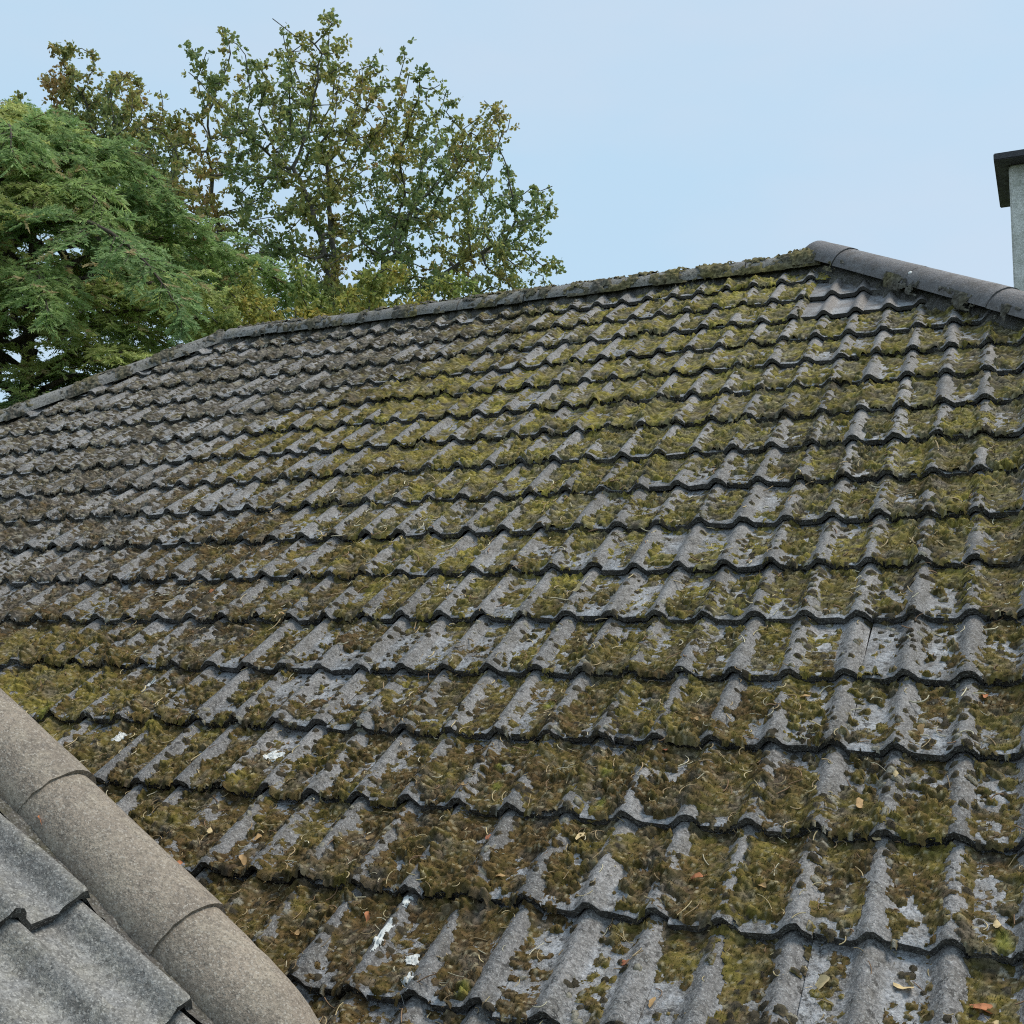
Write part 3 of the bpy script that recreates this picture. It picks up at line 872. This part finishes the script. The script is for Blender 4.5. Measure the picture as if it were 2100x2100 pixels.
sm = np_mesh('dead_stalks', np.concatenate(V), np.array(F), True, np.concatenate(C))
tag(link('dead_stalks', sm, None, MAT_STRAW), 'straw coloured dead needles and stalks scattered on the moss', None, None, 'stuff')

# ------------------------------------------------------------------ fallen leaves
def leaf_mesh(seed, col):
    r = random.Random(seed)
    n = 11
    V = [(0, 0, 0)]
    lob = r.choice([2, 3])
    for k in range(n):
        a = 2 * math.pi * k / n
        rad = 1.0 - 0.38 * (math.sin(a * lob + 0.6) > 0.2) * abs(math.sin(a * lob + 0.6)) + r.uniform(-0.1, 0.1)
        x, y = math.cos(a) * rad * 0.62, math.sin(a) * rad
        V.append((x, y, 0.55 * x * x + 0.25 * math.sin(2.2 * y + seed) + r.uniform(-0.06, 0.06)))
    F = [(0, 1 + k, 1 + (k + 1) % n) for k in range(n)]
    # stalk
    s0 = len(V)
    V += [(-0.03, -0.9, 0.05), (0.03, -0.9, 0.05), (0.02, -1.6, 0.28), (-0.02, -1.6, 0.28)]
    F4 = [(s0, s0 + 1, s0 + 2, s0 + 3)]
    rim = np.array([1.0] * len(V))
    C = np.array([np.array(col) * r.uniform(0.8, 1.2) for _ in V])
    me = np_mesh('fallen_leaf', np.array(V), [np.array(F), np.array(F4)], True, C)
    me.materials.append(MAT_DRYLEAF)
    return me
ORANGE, TAN, PALE, RUST = (0.50, 0.20, 0.09), (0.46, 0.29, 0.13), (0.62, 0.47, 0.25), (0.33, 0.12, 0.06)
LMESH = {c: [leaf_mesh(100 * i + s, c) for s in range(3)] for i, c in enumerate((ORANGE, TAN, PALE, RUST))}
LEAVES = [  # u, v, colour, size, label (None: one of the little ones nothing tells apart)
    (-0.687, 0.127, ORANGE, 0.017, 'bright orange curled leaf in the moss right of centre near the bottom'),
    (-0.786, -0.117, RUST, 0.015, 'narrow reddish leaf leaning on a bare tile roll at the bottom'),
    (-0.092, -0.125, ORANGE, 0.024, 'largest orange lobed leaf on bare grey tile, bottom right corner'),
    (-0.070, -0.165, PALE, 0.015, 'pale pointed leaf just below the largest orange leaf, bottom right'),
    (-0.233, -0.091, PALE, 0.024, 'crumpled pale straw leaf between two bare rolls at bottom right'),
    (-0.383, -0.112, PALE, 0.020, 'pale spiky leaf lying on a brown moss cushion at the bottom'),
    (-2.044, 0.007, ORANGE, 0.017, 'pink-orange leaf against the edge of the beige verge capping'),
    (-1.853, 0.038, TAN, 0.017, 'tan leaf on dark moss, close right of the leaf by the capping'),
    (-1.578, -0.161, TAN, 0.015, None), (-1.430, -0.076, ORANGE, 0.012, None), (-0.807, 0.659, TAN, 0.013, None),
    (-2.028, 0.133, PALE, 0.016, None), (-0.537, 0.117, TAN, 0.013, None), (-0.363, 0.394, TAN, 0.018, None),
    (-1.228, 0.203, RUST, 0.011, None), (-2.734, 0.607, TAN, 0.014, None), (-2.863, 1.351, ORANGE, 0.014, None),
    (-2.439, 1.197, TAN, 0.014, None), (-1.361, 0.963, TAN, 0.014, None), (-1.551, 0.171, TAN, 0.012, None),
    (-0.068, 0.067, PALE, 0.015, None), (-0.25, 0.673, TAN, 0.018, None), (-0.11, 0.828, ORANGE, 0.014, None),
    (-1.347, 1.316, PALE, 0.02, None), (-0.55, 0.814, TAN, 0.014, None), (-3.479, 2.59, PALE, 0.016, None),
    (-0.29, 0.483, PALE, 0.013, None), (-0.993, 0.227, PALE, 0.016, None), (-1.869, 0.129, TAN, 0.013, None),
    (-1.14, 0.07, TAN, 0.012, None), (-0.318, 0.294, PALE, 0.011, None), (-0.869, 0.563, RUST, 0.012, None),
    (-0.698, -0.213, TAN, 0.012, None), (-1.356, 0.349, TAN, 0.012, None)]
for k, (u, v, c, s, lab) in enumerate(LEAVES):
    p = on_roof(u, v, 0.006)[0]
    o = link('fallen_leaf', random.choice(LMESH[c]))
    o.matrix_world = Matrix.Translation(p) @ M_MAIN @ Matrix.Rotation(random.uniform(0, 6.28), 4, 'Z') @ Matrix.Rotation(random.uniform(-0.5, 0.5), 4, 'X') @ Matrix.Rotation(random.uniform(-0.5, 0.5), 4, 'Y') @ Matrix.Scale(s, 4)
    tag(o, lab or 'little dry leaf fragment caught in the moss of the main roof', 'leaf', 'dead leaves on the mossy roof')
o = link('fallen_leaf', LMESH[ORANGE][0])
o.matrix_world = M_WING @ Matrix.Translation((0.06, 0.20, -0.012)) @ Matrix.Rotation(0.6, 4, 'Z') @ Matrix.Rotation(0.4, 4, 'X') @ Matrix.Scale(0.016, 4)
tag(o, 'pinkish leaf lodged between the wing tiles and the verge capping', 'leaf', 'dead leaves on the mossy roof')

# ------------------------------------------------------------------ white splashes (bird droppings) on the tiles
def splash(u, v, su_, sv_, seed, label):
    n = 26
    us = np.linspace(-1, 1, n)
    U, Vv = np.meshgrid(us, us, indexing='ij')
    r = np.hypot(U, Vv) + 1.3 * (fbm(U * 1.6 + seed, Vv * 2.2, seed, 4, 0.65) - 0.5)
    h = np.clip((0.72 - r) / 0.2, 0, 1)
    uu, vv = u + U * su_, v + Vv * sv_
    T, mh, *_ = moss_height(uu, vv)
    z, *_ = tile_top(uu, vv)
    P = slope(uu, vv, z + mh * 0.9 + 0.0004 + 0.0022 * np.sqrt(h))
    idx = np.arange(n * n).reshape(n, n)
    kp = h > 0
    q = kp[:-1, :-1] & kp[1:, :-1] & kp[1:, 1:] & kp[:-1, 1:]
    Fq = np.stack([idx[:-1, :-1], idx[1:, :-1], idx[1:, 1:], idx[:-1, 1:]], -1)[q]
    if len(Fq) < 3: return
    used = np.unique(Fq); remap = np.full(n * n, -1); remap[used] = np.arange(len(used))
    me = np_mesh('bird_dropping', P.reshape(-1, 3)[used], remap[Fq])
    tag(link('bird_dropping', me, None, MAT_WHITE), label, 'bird dropping', 'white splashes on the tiles')
splash(-2.727, 0.771, 0.035, 0.05, 3, 'white splash highest up, left, two courses above the capping joint')
splash(-2.641, 0.505, 0.035, 0.055, 5, 'bright white splash at far left just right of the capping')
splash(-2.026, 0.461, 0.035, 0.045, 8, 'small white splash on moss between two rolls, left of centre')
splash(-1.347, -0.135, 0.018, 0.065, 11, 'long white splash on the roll beside an open tile joint')
splash(-1.345, -0.030, 0.020, 0.03, 14, 'pale splash at the head of the roll beside the open joint')
splash(-1.254, -0.190, 0.026, 0.022, 17, 'small white splash among brown tufts right of the open joint')
splash(-1.225, -0.262, 0.020, 0.045, 20, 'cream white splash on a roll near the bottom edge')

hp = Vector((UA, yR, zR + hipr_off)) + Vector((1, -1, -TT)).normalized() * 0.83
nrm_ = Vector((-0.25, -0.80, 0.55)).normalized()
ang_ = np.linspace(0, 2 * np.pi, 14, endpoint=False)
e1_ = np.array(nrm_.orthogonal().normalized()); e2_ = np.cross(np.array(nrm_), e1_)
rad_ = 0.011 * (0.8 + 0.4 * RNG.random(14))
ring_ = np.array(hp) + np.array(nrm_) * (RR + 0.0005) + (rad_ * np.cos(ang_))[:, None] * e1_ + (rad_ * 1.2 * np.sin(ang_))[:, None] * e2_
top_ = np.array(hp) + np.array(nrm_) * (RR + 0.004)
dv = np.concatenate([[top_], ring_, ring_ - np.array(nrm_) * 0.006])
df = [(0, 1 + k, 1 + (k + 1) % 14) for k in range(14)]
dq = [(1 + k, 15 + k, 15 + (k + 1) % 14, 1 + (k + 1) % 14) for k in range(14)]
tag(link('bird_dropping', np_mesh('bird_dropping', dv, [np.array(df), np.array(dq)]), None, MAT_WHITE), 'tiny white dropping on the grey hip capping right of the peak', 'bird dropping', 'white splashes on the tiles')

# ------------------------------------------------------------------ trees
def tubes(segs, sides=5):
    """segs: list of (p0, p1, r0, r1) -> verts, faces"""
    P0 = np.array([s[0] for s in segs]); P1 = np.array([s[1] for s in segs]); R0 = np.array([s[2] for s in segs]); R1 = np.array([s[3] for s in segs])
    d = P1 - P0; d /= np.linalg.norm(d, axis=1)[:, None] + 1e-9
    a = np.where(np.abs(d[:, 2:3]) > 0.9, np.array([[1.0, 0, 0]]), np.array([[0, 0, 1.0]]))
    x = np.cross(d, a); x /= np.linalg.norm(x, axis=1)[:, None]; y = np.cross(d, x)
    ang = np.arange(sides) * 2 * np.pi / sides
    ring = x[:, None, :] * np.cos(ang)[None, :, None] + y[:, None, :] * np.sin(ang)[None, :, None]
    V = np.concatenate([P0[:, None] + ring * R0[:, None, None], P1[:, None] + ring * R1[:, None, None]], 1).reshape(-1, 3)
    n = len(segs); base = np.arange(n)[:, None] * 2 * sides
    i = np.arange(sides)
    F = np.stack([base + i, base + (i + 1) % sides, base + sides + (i + 1) % sides, base + sides + i], -1).reshape(-1, 4)
    return V, F

def colonize(att, nodes, parent, step=0.22, infl=1.6, kill=0.34, iters=160):
    nodes = list(nodes); parent = list(parent)
    att = att.copy()
    for _ in range(iters):
        if len(att) == 0: break
        Nn = np.array(nodes)
        d2 = ((att[:, None, :] - Nn[None, :, :]) ** 2).sum(-1)
        near = d2.argmin(1); dm = np.sqrt(d2[np.arange(len(att)), near])
        act = dm < infl
        if not act.any(): infl *= 1.4; continue
        dirs = {}
        for a, n in zip(np.where(act)[0], near[act]):
            v = att[a] - Nn[n]; dirs.setdefault(n, []).append(v / (np.linalg.norm(v) + 1e-9))
        grew = False
        for n, ds in dirs.items():
            v = np.mean(ds, 0) + RNG.normal(0, 0.14, 3); v /= np.linalg.norm(v) + 1e-9
            nodes.append(Nn[n] + v * step); parent.append(n); grew = True
        att = att[dm > kill]
        if len(nodes) > 6500: break
    return np.array(nodes), np.array(parent)

def in_poly(x, y, poly):
    inside = np.zeros(len(x), bool)
    n = len(poly)
    for a in range(n):
        x0, y0 = poly[a]; x1, y1 = poly[(a + 1) % n]
        c = ((y0 > y) != (y1 > y)) & (x < (x1 - x0) * (y - y0) / (y1 - y0 + 1e-12) + x0)
        inside ^= c
    return inside

def leaf_cards(P, D, size, cols, droop=0.2):
    """oak-like leaves: 6-corner blades, slightly folded"""
    n = len(P)
    d = D + RNG.normal(0, 0.9, (n, 3)); d[:, 2] -= droop; d /= np.linalg.norm(d, axis=1)[:, None]
    s = np.cross(d, RNG.normal(0, 1, (n, 3))); s /= np.linalg.norm(s, axis=1)[:, None] + 1e-9
    nn = np.cross(s, d)
    L = size * (0.65 + 0.7 * RNG.random(n))[:, None]
    w = L * 0.32
    V = np.stack([P, P + d * L * 0.32 + s * w * 0.75 + nn * L * 0.06, P + d * L * 0.72 + s * w + nn * L * 0.07, P + d * L, P + d * L * 0.70 - s * w + nn * L * 0.07, P + d * L * 0.32 - s * w * 0.8 + nn * L * 0.06], 1).reshape(-1, 3)
    b = np.arange(n)[:, None] * 6
    F = np.concatenate([b + np.array([0, 1, 2]), b + np.array([0, 2, 3]), b + np.array([0, 3, 4]), b + np.array([0, 4, 5])])
    return V, F, np.repeat(cols, 6, axis=0)

def broadleaf(name, label, base, heading, poly, depth, natt, leafn, leafs, palette, fork, trunk_r=0.17, clump=0.55, seed=1, limbs=None, step=0.22, cat='tree'):
    """a tree grown by space colonisation into a crown: poly is its elevation outline (lateral m, height m)"""
    global RNG
    RNG = np.random.default_rng(seed)
    e = np.array([heading[1], -heading[0], 0.0]); hh = np.array([heading[0], heading[1], 0.0])
    poly = np.array(poly); lo, hi = poly.min(0), poly.max(0)
    X, Zz, Dd = [], [], []
    tot = 0
    while tot < natt:
        x = lo[0] + (hi[0] - lo[0]) * RNG.random(4000); z = lo[1] + (hi[1] - lo[1]) * RNG.random(4000)
        ok = in_poly(x, z, poly)
        cl = fbm(x / 0.9 + seed, z / 0.9, 60 + seed, 3)
        ok &= cl > clump - 0.12 + 0.10 * RNG.random(4000)
        x, z = x[ok], z[ok]
        mx, mz = (lo[0] + hi[0]) / 2, lo[1] + 0.45 * (hi[1] - lo[1])
        rr_ = np.clip(1 - ((x - mx) / (hi[0] - mx + 0.3)) ** 2 - (np.clip(z - mz, 0, 9) / (hi[1] - mz + 0.5)) ** 2, 0.05, 1)
        dd = depth * np.sqrt(rr_) * (RNG.random(len(x)) * 2 - 1)
        X.append(x); Zz.append(z); Dd.append(dd); tot += len(x)
    x, z, dd = np.concatenate(X)[:natt], np.concatenate(Zz)[:natt], np.concatenate(Dd)[:natt]
    b0 = np.array([base[0], base[1], 0.0])
    att = b0 + x[:, None] * e + dd[:, None] * hh + z[:, None] * np.array([0, 0, 1.0])
    # trunk up to the fork
    nodes, par = [], []
    nz = max(3, int((fork[1] - GROUND_Z) / 0.3))
    for k in range(nz + 1):
        t = k / nz
        p = b0 + e * (fork[0] * t ** 1.5 + 0.06 * math.sin(k * 0.9 + seed)) + np.array([0, 0, GROUND_Z - 0.05 + (fork[1] - GROUND_Z) * t])
        nodes.append(p); par.append(k - 1)
    top_i = nz
    for (lx, lz, ld) in (limbs or []):
        tgt = b0 + e * lx + hh * ld + np.array([0, 0, lz]); st = nodes[top_i]
        m = max(3, int(np.linalg.norm(tgt - st) / 0.25)); prev = top_i
        bend = RNG.normal(0, 0.10, 3) * np.linalg.norm(tgt - st)
        for k in range(1, m + 1):
            t = k / m
            nodes.append(st + (tgt - st) * t + bend * math.sin(math.pi * t) + RNG.normal(0, 0.035, 3)); par.append(prev); prev = len(nodes) - 1
    Nn, Pp = colonize(att, nodes, par, step=step)
    n = len(Nn)
    w = np.zeros(n); kids = np.zeros(n, int)
    for i in range(n - 1, 0, -1):
        if w[i] == 0: w[i] = 1
        if Pp[i] >= 0: w[Pp[i]] += w[i]; kids[Pp[i]] += 1
    rad = 0.0075 * w ** 0.46
    rad *= min(1.0, trunk_r / rad.max()) if rad.max() > trunk_r else 1.0
    rad = np.clip(rad, 0.0055, None)
    segs = [(Nn[Pp[i]], Nn[i], rad[Pp[i]] if Pp[i] > 0 else rad[Pp[i]] * 1.15, rad[i]) for i in range(1, n) if Pp[i] >= 0]
    V, F = tubes(segs, 6)
    root = tag(empty(name, (base[0], base[1], GROUND_Z)), label, cat)
    o = link('trunk', np_mesh('trunk', V, F), root, MAT_BARK); o.matrix_parent_inverse = Matrix.Translation((-base[0], -base[1], -GROUND_Z))
    # leaves on the thin twigs
    thin = np.where((w <= 5) & (np.arange(n) > nz + 1))[0]
    ncl = leafn // 7
    pick = np.repeat(RNG.choice(thin, ncl), 7)
    leafn = len(pick)
    tw = Nn[pick] - Nn[Pp[pick]]
    cpos = np.repeat(RNG.random((ncl, 1)), 7, axis=0); cj = np.repeat(RNG.normal(0, 0.06, (ncl, 3)), 7, axis=0)
    P = Nn[pick] - tw * cpos + cj + RNG.normal(0, 0.016, (leafn, 3))
    pal = np.array([p[:3] for p in palette]); pw = np.array([p[3] for p in palette]); pw = pw / pw.sum()
    # colour goes by bough: neighbouring leaves turn together
    l = (P - b0) @ e
    cn = fbm(l / 0.55 + 3 * seed, P[:, 2] / 0.55, 80 + seed, 2) + RNG.normal(0, 0.09, leafn)
    order = np.clip((np.argsort(np.argsort(cn)) + 0.5) / leafn, 0, 0.9999)
    ci = np.searchsorted(np.cumsum(pw), order)
    cols = pal[ci] * (0.75 + 0.5 * RNG.random((leafn, 1)))
    LV, LF, LC = leaf_cards(P, 0.4 * tw / (np.linalg.norm(tw, axis=1)[:, None] + 1e-9), leafs, cols)
    o = link('crown', np_mesh('crown', LV, LF, False, LC), root, MAT_LEAF); o.matrix_parent_inverse = Matrix.Translation((-base[0], -base[1], -GROUND_Z))
    print(name, 'nodes', n, 'thin', len(thin))
    return root

OAKPAL = [(0.20, 0.27, 0.11, 3), (0.25, 0.30, 0.105, 4), (0.31, 0.325, 0.105, 4), (0.36, 0.33, 0.10, 2.2), (0.39, 0.30, 0.11, 0.6), (0.38, 0.24, 0.10, 0.12)]
broadleaf('oak_tree', 'tall open oak turning yellow-brown, standing behind the ridge', (-10.93, 14.22), (-0.5499, 0.8353),
    [(-3.9, 6.2), (-4.2, 7.45), (-4.3, 8.4), (-4.1, 9.2), (-3.9, 9.75), (-3.4, 9.9), (-3.02, 10.0), (-2.46, 10.1), (-2.06, 10.3), (-1.9, 10.6), (-1.65, 10.35), (-1.32, 10.4), (-1.15, 10.2), (-0.99, 10.65), (-0.49, 10.75), (-0.07, 10.95), (0.06, 10.45), (0.36, 10.2), (0.87, 10.4), (1.13, 9.9), (1.73, 10.1), (1.95, 9.6), (2.05, 9.3), (2.3, 9.3), (2.65, 9.7), (2.95, 9.3), (2.75, 8.8), (3.2, 8.65), (3.05, 8.3), (3.3, 8.1), (3.5, 8.25), (3.75, 7.95), (3.7, 7.38), (3.48, 7.19), (3.9, 7.05), (3.65, 6.63), (2.61, 6.1), (0.09, 5.66), (-1.94, 5.58)],
    2.0, 2900, 54000, 0.071, OAKPAL, (0.2, 3.6), 0.2, 0.36, 3,
    limbs=[(-3.2, 7.8, 0.2), (-2.2, 8.4, 0.4), (-0.9, 8.3, -0.5), (-0.2, 8.8, 0.5), (1.3, 8.0, 0.2), (2.6, 7.2, -0.3), (0.9, 7.0, -0.8)])
broadleaf('oak_tree', 'oak with rusty tinted top showing above the conifer at far left', (-17.0, 14.39), (-0.711, 0.7032),
    [(-1.44, 10.44), (-1.37, 10.8), (-0.94, 11.12), (-0.74, 11.7), (-0.34, 11.9), (0.03, 11.58), (0.21, 11.61), (0.68, 11.34), (1.15, 11.26), (1.9, 10.9), (2.2, 10.0), (1.6, 9.0), (0.75, 8.6), (-0.6, 8.6), (-1.42, 9.4)],
    1.4, 800, 20000, 0.075, [(0.21, 0.26, 0.10, 3), (0.29, 0.30, 0.10, 3), (0.36, 0.30, 0.10, 2), (0.38, 0.25, 0.10, 0.6)], (0.0, 6.0), 0.16, 0.40, 9)
broadleaf('young_tree', 'light green young tree just behind the ridge below the oak', (-7.9, 10.0), (-0.5394, 0.842),
    [(-2.0, 3.6), (-1.75, 4.6), (-1.35, 5.1), (-0.95, 4.95), (-0.6, 5.3), (-0.2, 5.05), (0.3, 5.25), (0.8, 5.0), (1.3, 5.1), (1.75, 4.9), (2.0, 4.6), (1.3, 3.9)],
    0.9, 900, 20000, 0.055, [(0.22, 0.29, 0.08, 3), (0.31, 0.34, 0.09, 4), (0.39, 0.37, 0.09, 2), (0.44, 0.35, 0.09, 0.8)], (0.0, 2.6), 0.07, 0.40, 5, step=0.14)

# ---- conifer
def conifer(name, label, base, zt, prof_pts, seed):
    r = np.random.default_rng(seed)
    zz = np.array([p[0] for p in prof_pts]); rr_ = np.array([p[1] for p in prof_pts])
    b0 = np.array([base[0], base[1], 0.0])
    segs = []
    H = zt - GROUND_Z
    for k in range(24):
        t0, t1 = k / 24, (k + 1) / 24
        segs.append((b0 + [0, 0, GROUND_Z + H * t0], b0 + [0, 0, GROUND_Z + H * t1], 0.24 * (1 - t0) + 0.012, 0.24 * (1 - t1) + 0.012))
    TP, TD, TL, TS, TC = [], [], [], [], []
    z = zt - 0.15; ang = 0.0
    while z > 1.2:
        R = float(np.interp(z, zz, rr_)) * r.choice([r.uniform(0.5, 0.85), r.uniform(0.8, 1.05), r.uniform(0.95, 1.16)])
        ang += 2.39996 + r.uniform(-0.3, 0.3)
        rad = np.array([math.cos(ang), math.sin(ang), 0.0]); tang = np.array([-rad[1], rad[0], 0.0])
        m = 12
        ts = np.linspace(0, 1, m + 1)
        rise = r.uniform(0.0, 0.36) * R; sag = r.uniform(0.12, 0.55)
        curve = np.array([b0 + rad * R * t + np.array([0, 0, z - 0.0 + rise * math.sin(t * 2.0) * 1.3 - sag * R * t ** 2.2]) + tang * 0.10 * R * math.sin(2.5 * t + seed) for t in ts])
        br = 0.010 + 0.013 * R
        for k in range(m):
            segs.append((curve[k], curve[k + 1], br * (1 - ts[k]) + 0.004, br * (1 - ts[k + 1]) + 0.004))
        tone = r.random()
        nbr = int(9 + 9 * R)
        for k in range(nbr):
            t = 0.18 + 0.82 * (k + r.random()) / nbr
            fk = min(t * m, m - 0.001); i0 = int(fk); p = curve[i0] + (curve[i0 + 1] - curve[i0]) * (fk - i0)
            fwd = curve[i0 + 1] - curve[i0]; fwd /= np.linalg.norm(fwd)
            sgn = 1 if k % 2 else -1
            bl = (0.25 + 0.34 * R * (1 - t)) * r.uniform(0.7, 1.3)
            a = r.uniform(0.35, 1.25) if t < 0.93 else r.uniform(0, 0.5)
            d = fwd * math.cos(a) + tang * sgn * math.sin(a); d[2] += r.uniform(-0.5, 0.35)
            d /= np.linalg.norm(d)
            mm2 = 5
            q = p.copy(); pts = [q.copy()]
            for s in range(mm2):
                d = d + np.array([0, 0, -0.09]) + r.normal(0, 0.07, 3); d /= np.linalg.norm(d); q = q + d * bl / mm2; pts.append(q.copy())
            for s in range(mm2):
                segs.append((pts[s], pts[s + 1], 0.006 * (1 - s / mm2) + 0.002, 0.006 * (1 - (s + 1) / mm2) + 0.002))
            nt_ = int(5 + bl / 0.055)
            for g in range(nt_):
                tt = (g + r.random()) / nt_; fs = min(tt * mm2, mm2 - 0.001); i1 = int(fs)
                pp = pts[i1] + (pts[i1 + 1] - pts[i1]) * (fs - i1)
                f2 = pts[i1 + 1] - pts[i1]; f2 /= np.linalg.norm(f2)
                sd2 = np.cross(f2, [0, 0, 1.0]); sd2 /= np.linalg.norm(sd2) + 1e-9
                s2 = 1 if g % 2 else -1
                a2 = r.uniform(0.45, 0.95)
                d2 = f2 * math.cos(a2) + sd2 * s2 * math.sin(a2) + np.array([0, 0, r.uniform(-0.5, 0.3)])
                d2 /= np.linalg.norm(d2)
                TP.append(pp); TD.append(d2); TL.append(r.uniform(0.10, 0.26)); TS.append(np.cross(d2, np.array([0, 0, 1.0]) + r.normal(0, 0.4, 3))); TC.append((tone, r.random()))
        z -= 0.040 + 0.013 * R
    TP, TD, TL, TS, TC = map(np.array, (TP, TD, TL, TS, TC))
    TS /= np.linalg.norm(TS, axis=1)[:, None] + 1e-9
    V, C = [], []
    nneed = 8
    dark, mid, light, dry = np.array([0.20, 0.32, 0.14]), np.array([0.34, 0.46, 0.17]), np.array([0.50, 0.54, 0.20]), np.array([0.36, 0.30, 0.16])
    col = mid + (dark - mid) * np.clip(0.75 - 2.0 * TC[:, :1], 0, 1) + (light - mid) * np.clip(1.6 * TC[:, :1] - 0.45, 0, 1)
    col = np.where(TC[:, 1:] > 0.95, dry, col) * (0.75 + 0.5 * TC[:, 1:])
    for k in range(nneed):
        for s in (-1, 1):
            t = (k + r.random(len(TP))) / nneed
            p = TP + TD * (TL * t)[:, None]
            d = TD * 0.75 + TS * s * 0.75 + r.normal(0, 0.2, TP.shape); d /= np.linalg.norm(d, axis=1)[:, None]
            L = 0.072 * (1.1 - 0.5 * t) * r.uniform(0.7, 1.3, len(TP))
            w = np.cross(d, r.normal(0, 1, TP.shape)); w /= np.linalg.norm(w, axis=1)[:, None] + 1e-9
            V.append(np.stack([p - w * 0.0115, p + w * 0.0115, p + d * L[:, None]], 1)); C.append(np.repeat(col[:, None, :], 3, 1))
    V = np.concatenate(V).reshape(-1, 3); C = np.concatenate(C).reshape(-1, 3)
    F = np.arange(len(V)).reshape(-1, 3)
    root = tag(empty(name, (base[0], base[1], GROUND_Z)), label, 'tree')
    inv = Matrix.Translation((-base[0], -base[1], -GROUND_Z))
    tv, tf = tubes(segs, 5)
    o = link('trunk', np_mesh('trunk', tv, tf), root, MAT_BARK2); o.matrix_parent_inverse = inv
    o = link('crown', np_mesh('crown', V, F, False, C), root, MAT_LEAF); o.matrix_parent_inverse = inv
    print(name, 'twigs', len(TP), 'needles', len(F))
conifer('conifer_tree', 'broad dark green conifer with drooping feathery boughs, left of the oak', (-12.45, 9.05), 7.75,
        [(-1, 2.8), (3.0, 3.1), (4.4, 3.7), (5.2, 4.0), (5.7, 4.0), (6.1, 3.5), (6.5, 2.8), (6.85, 2.0), (7.3, 1.1), (7.75, 0.3)], 11)
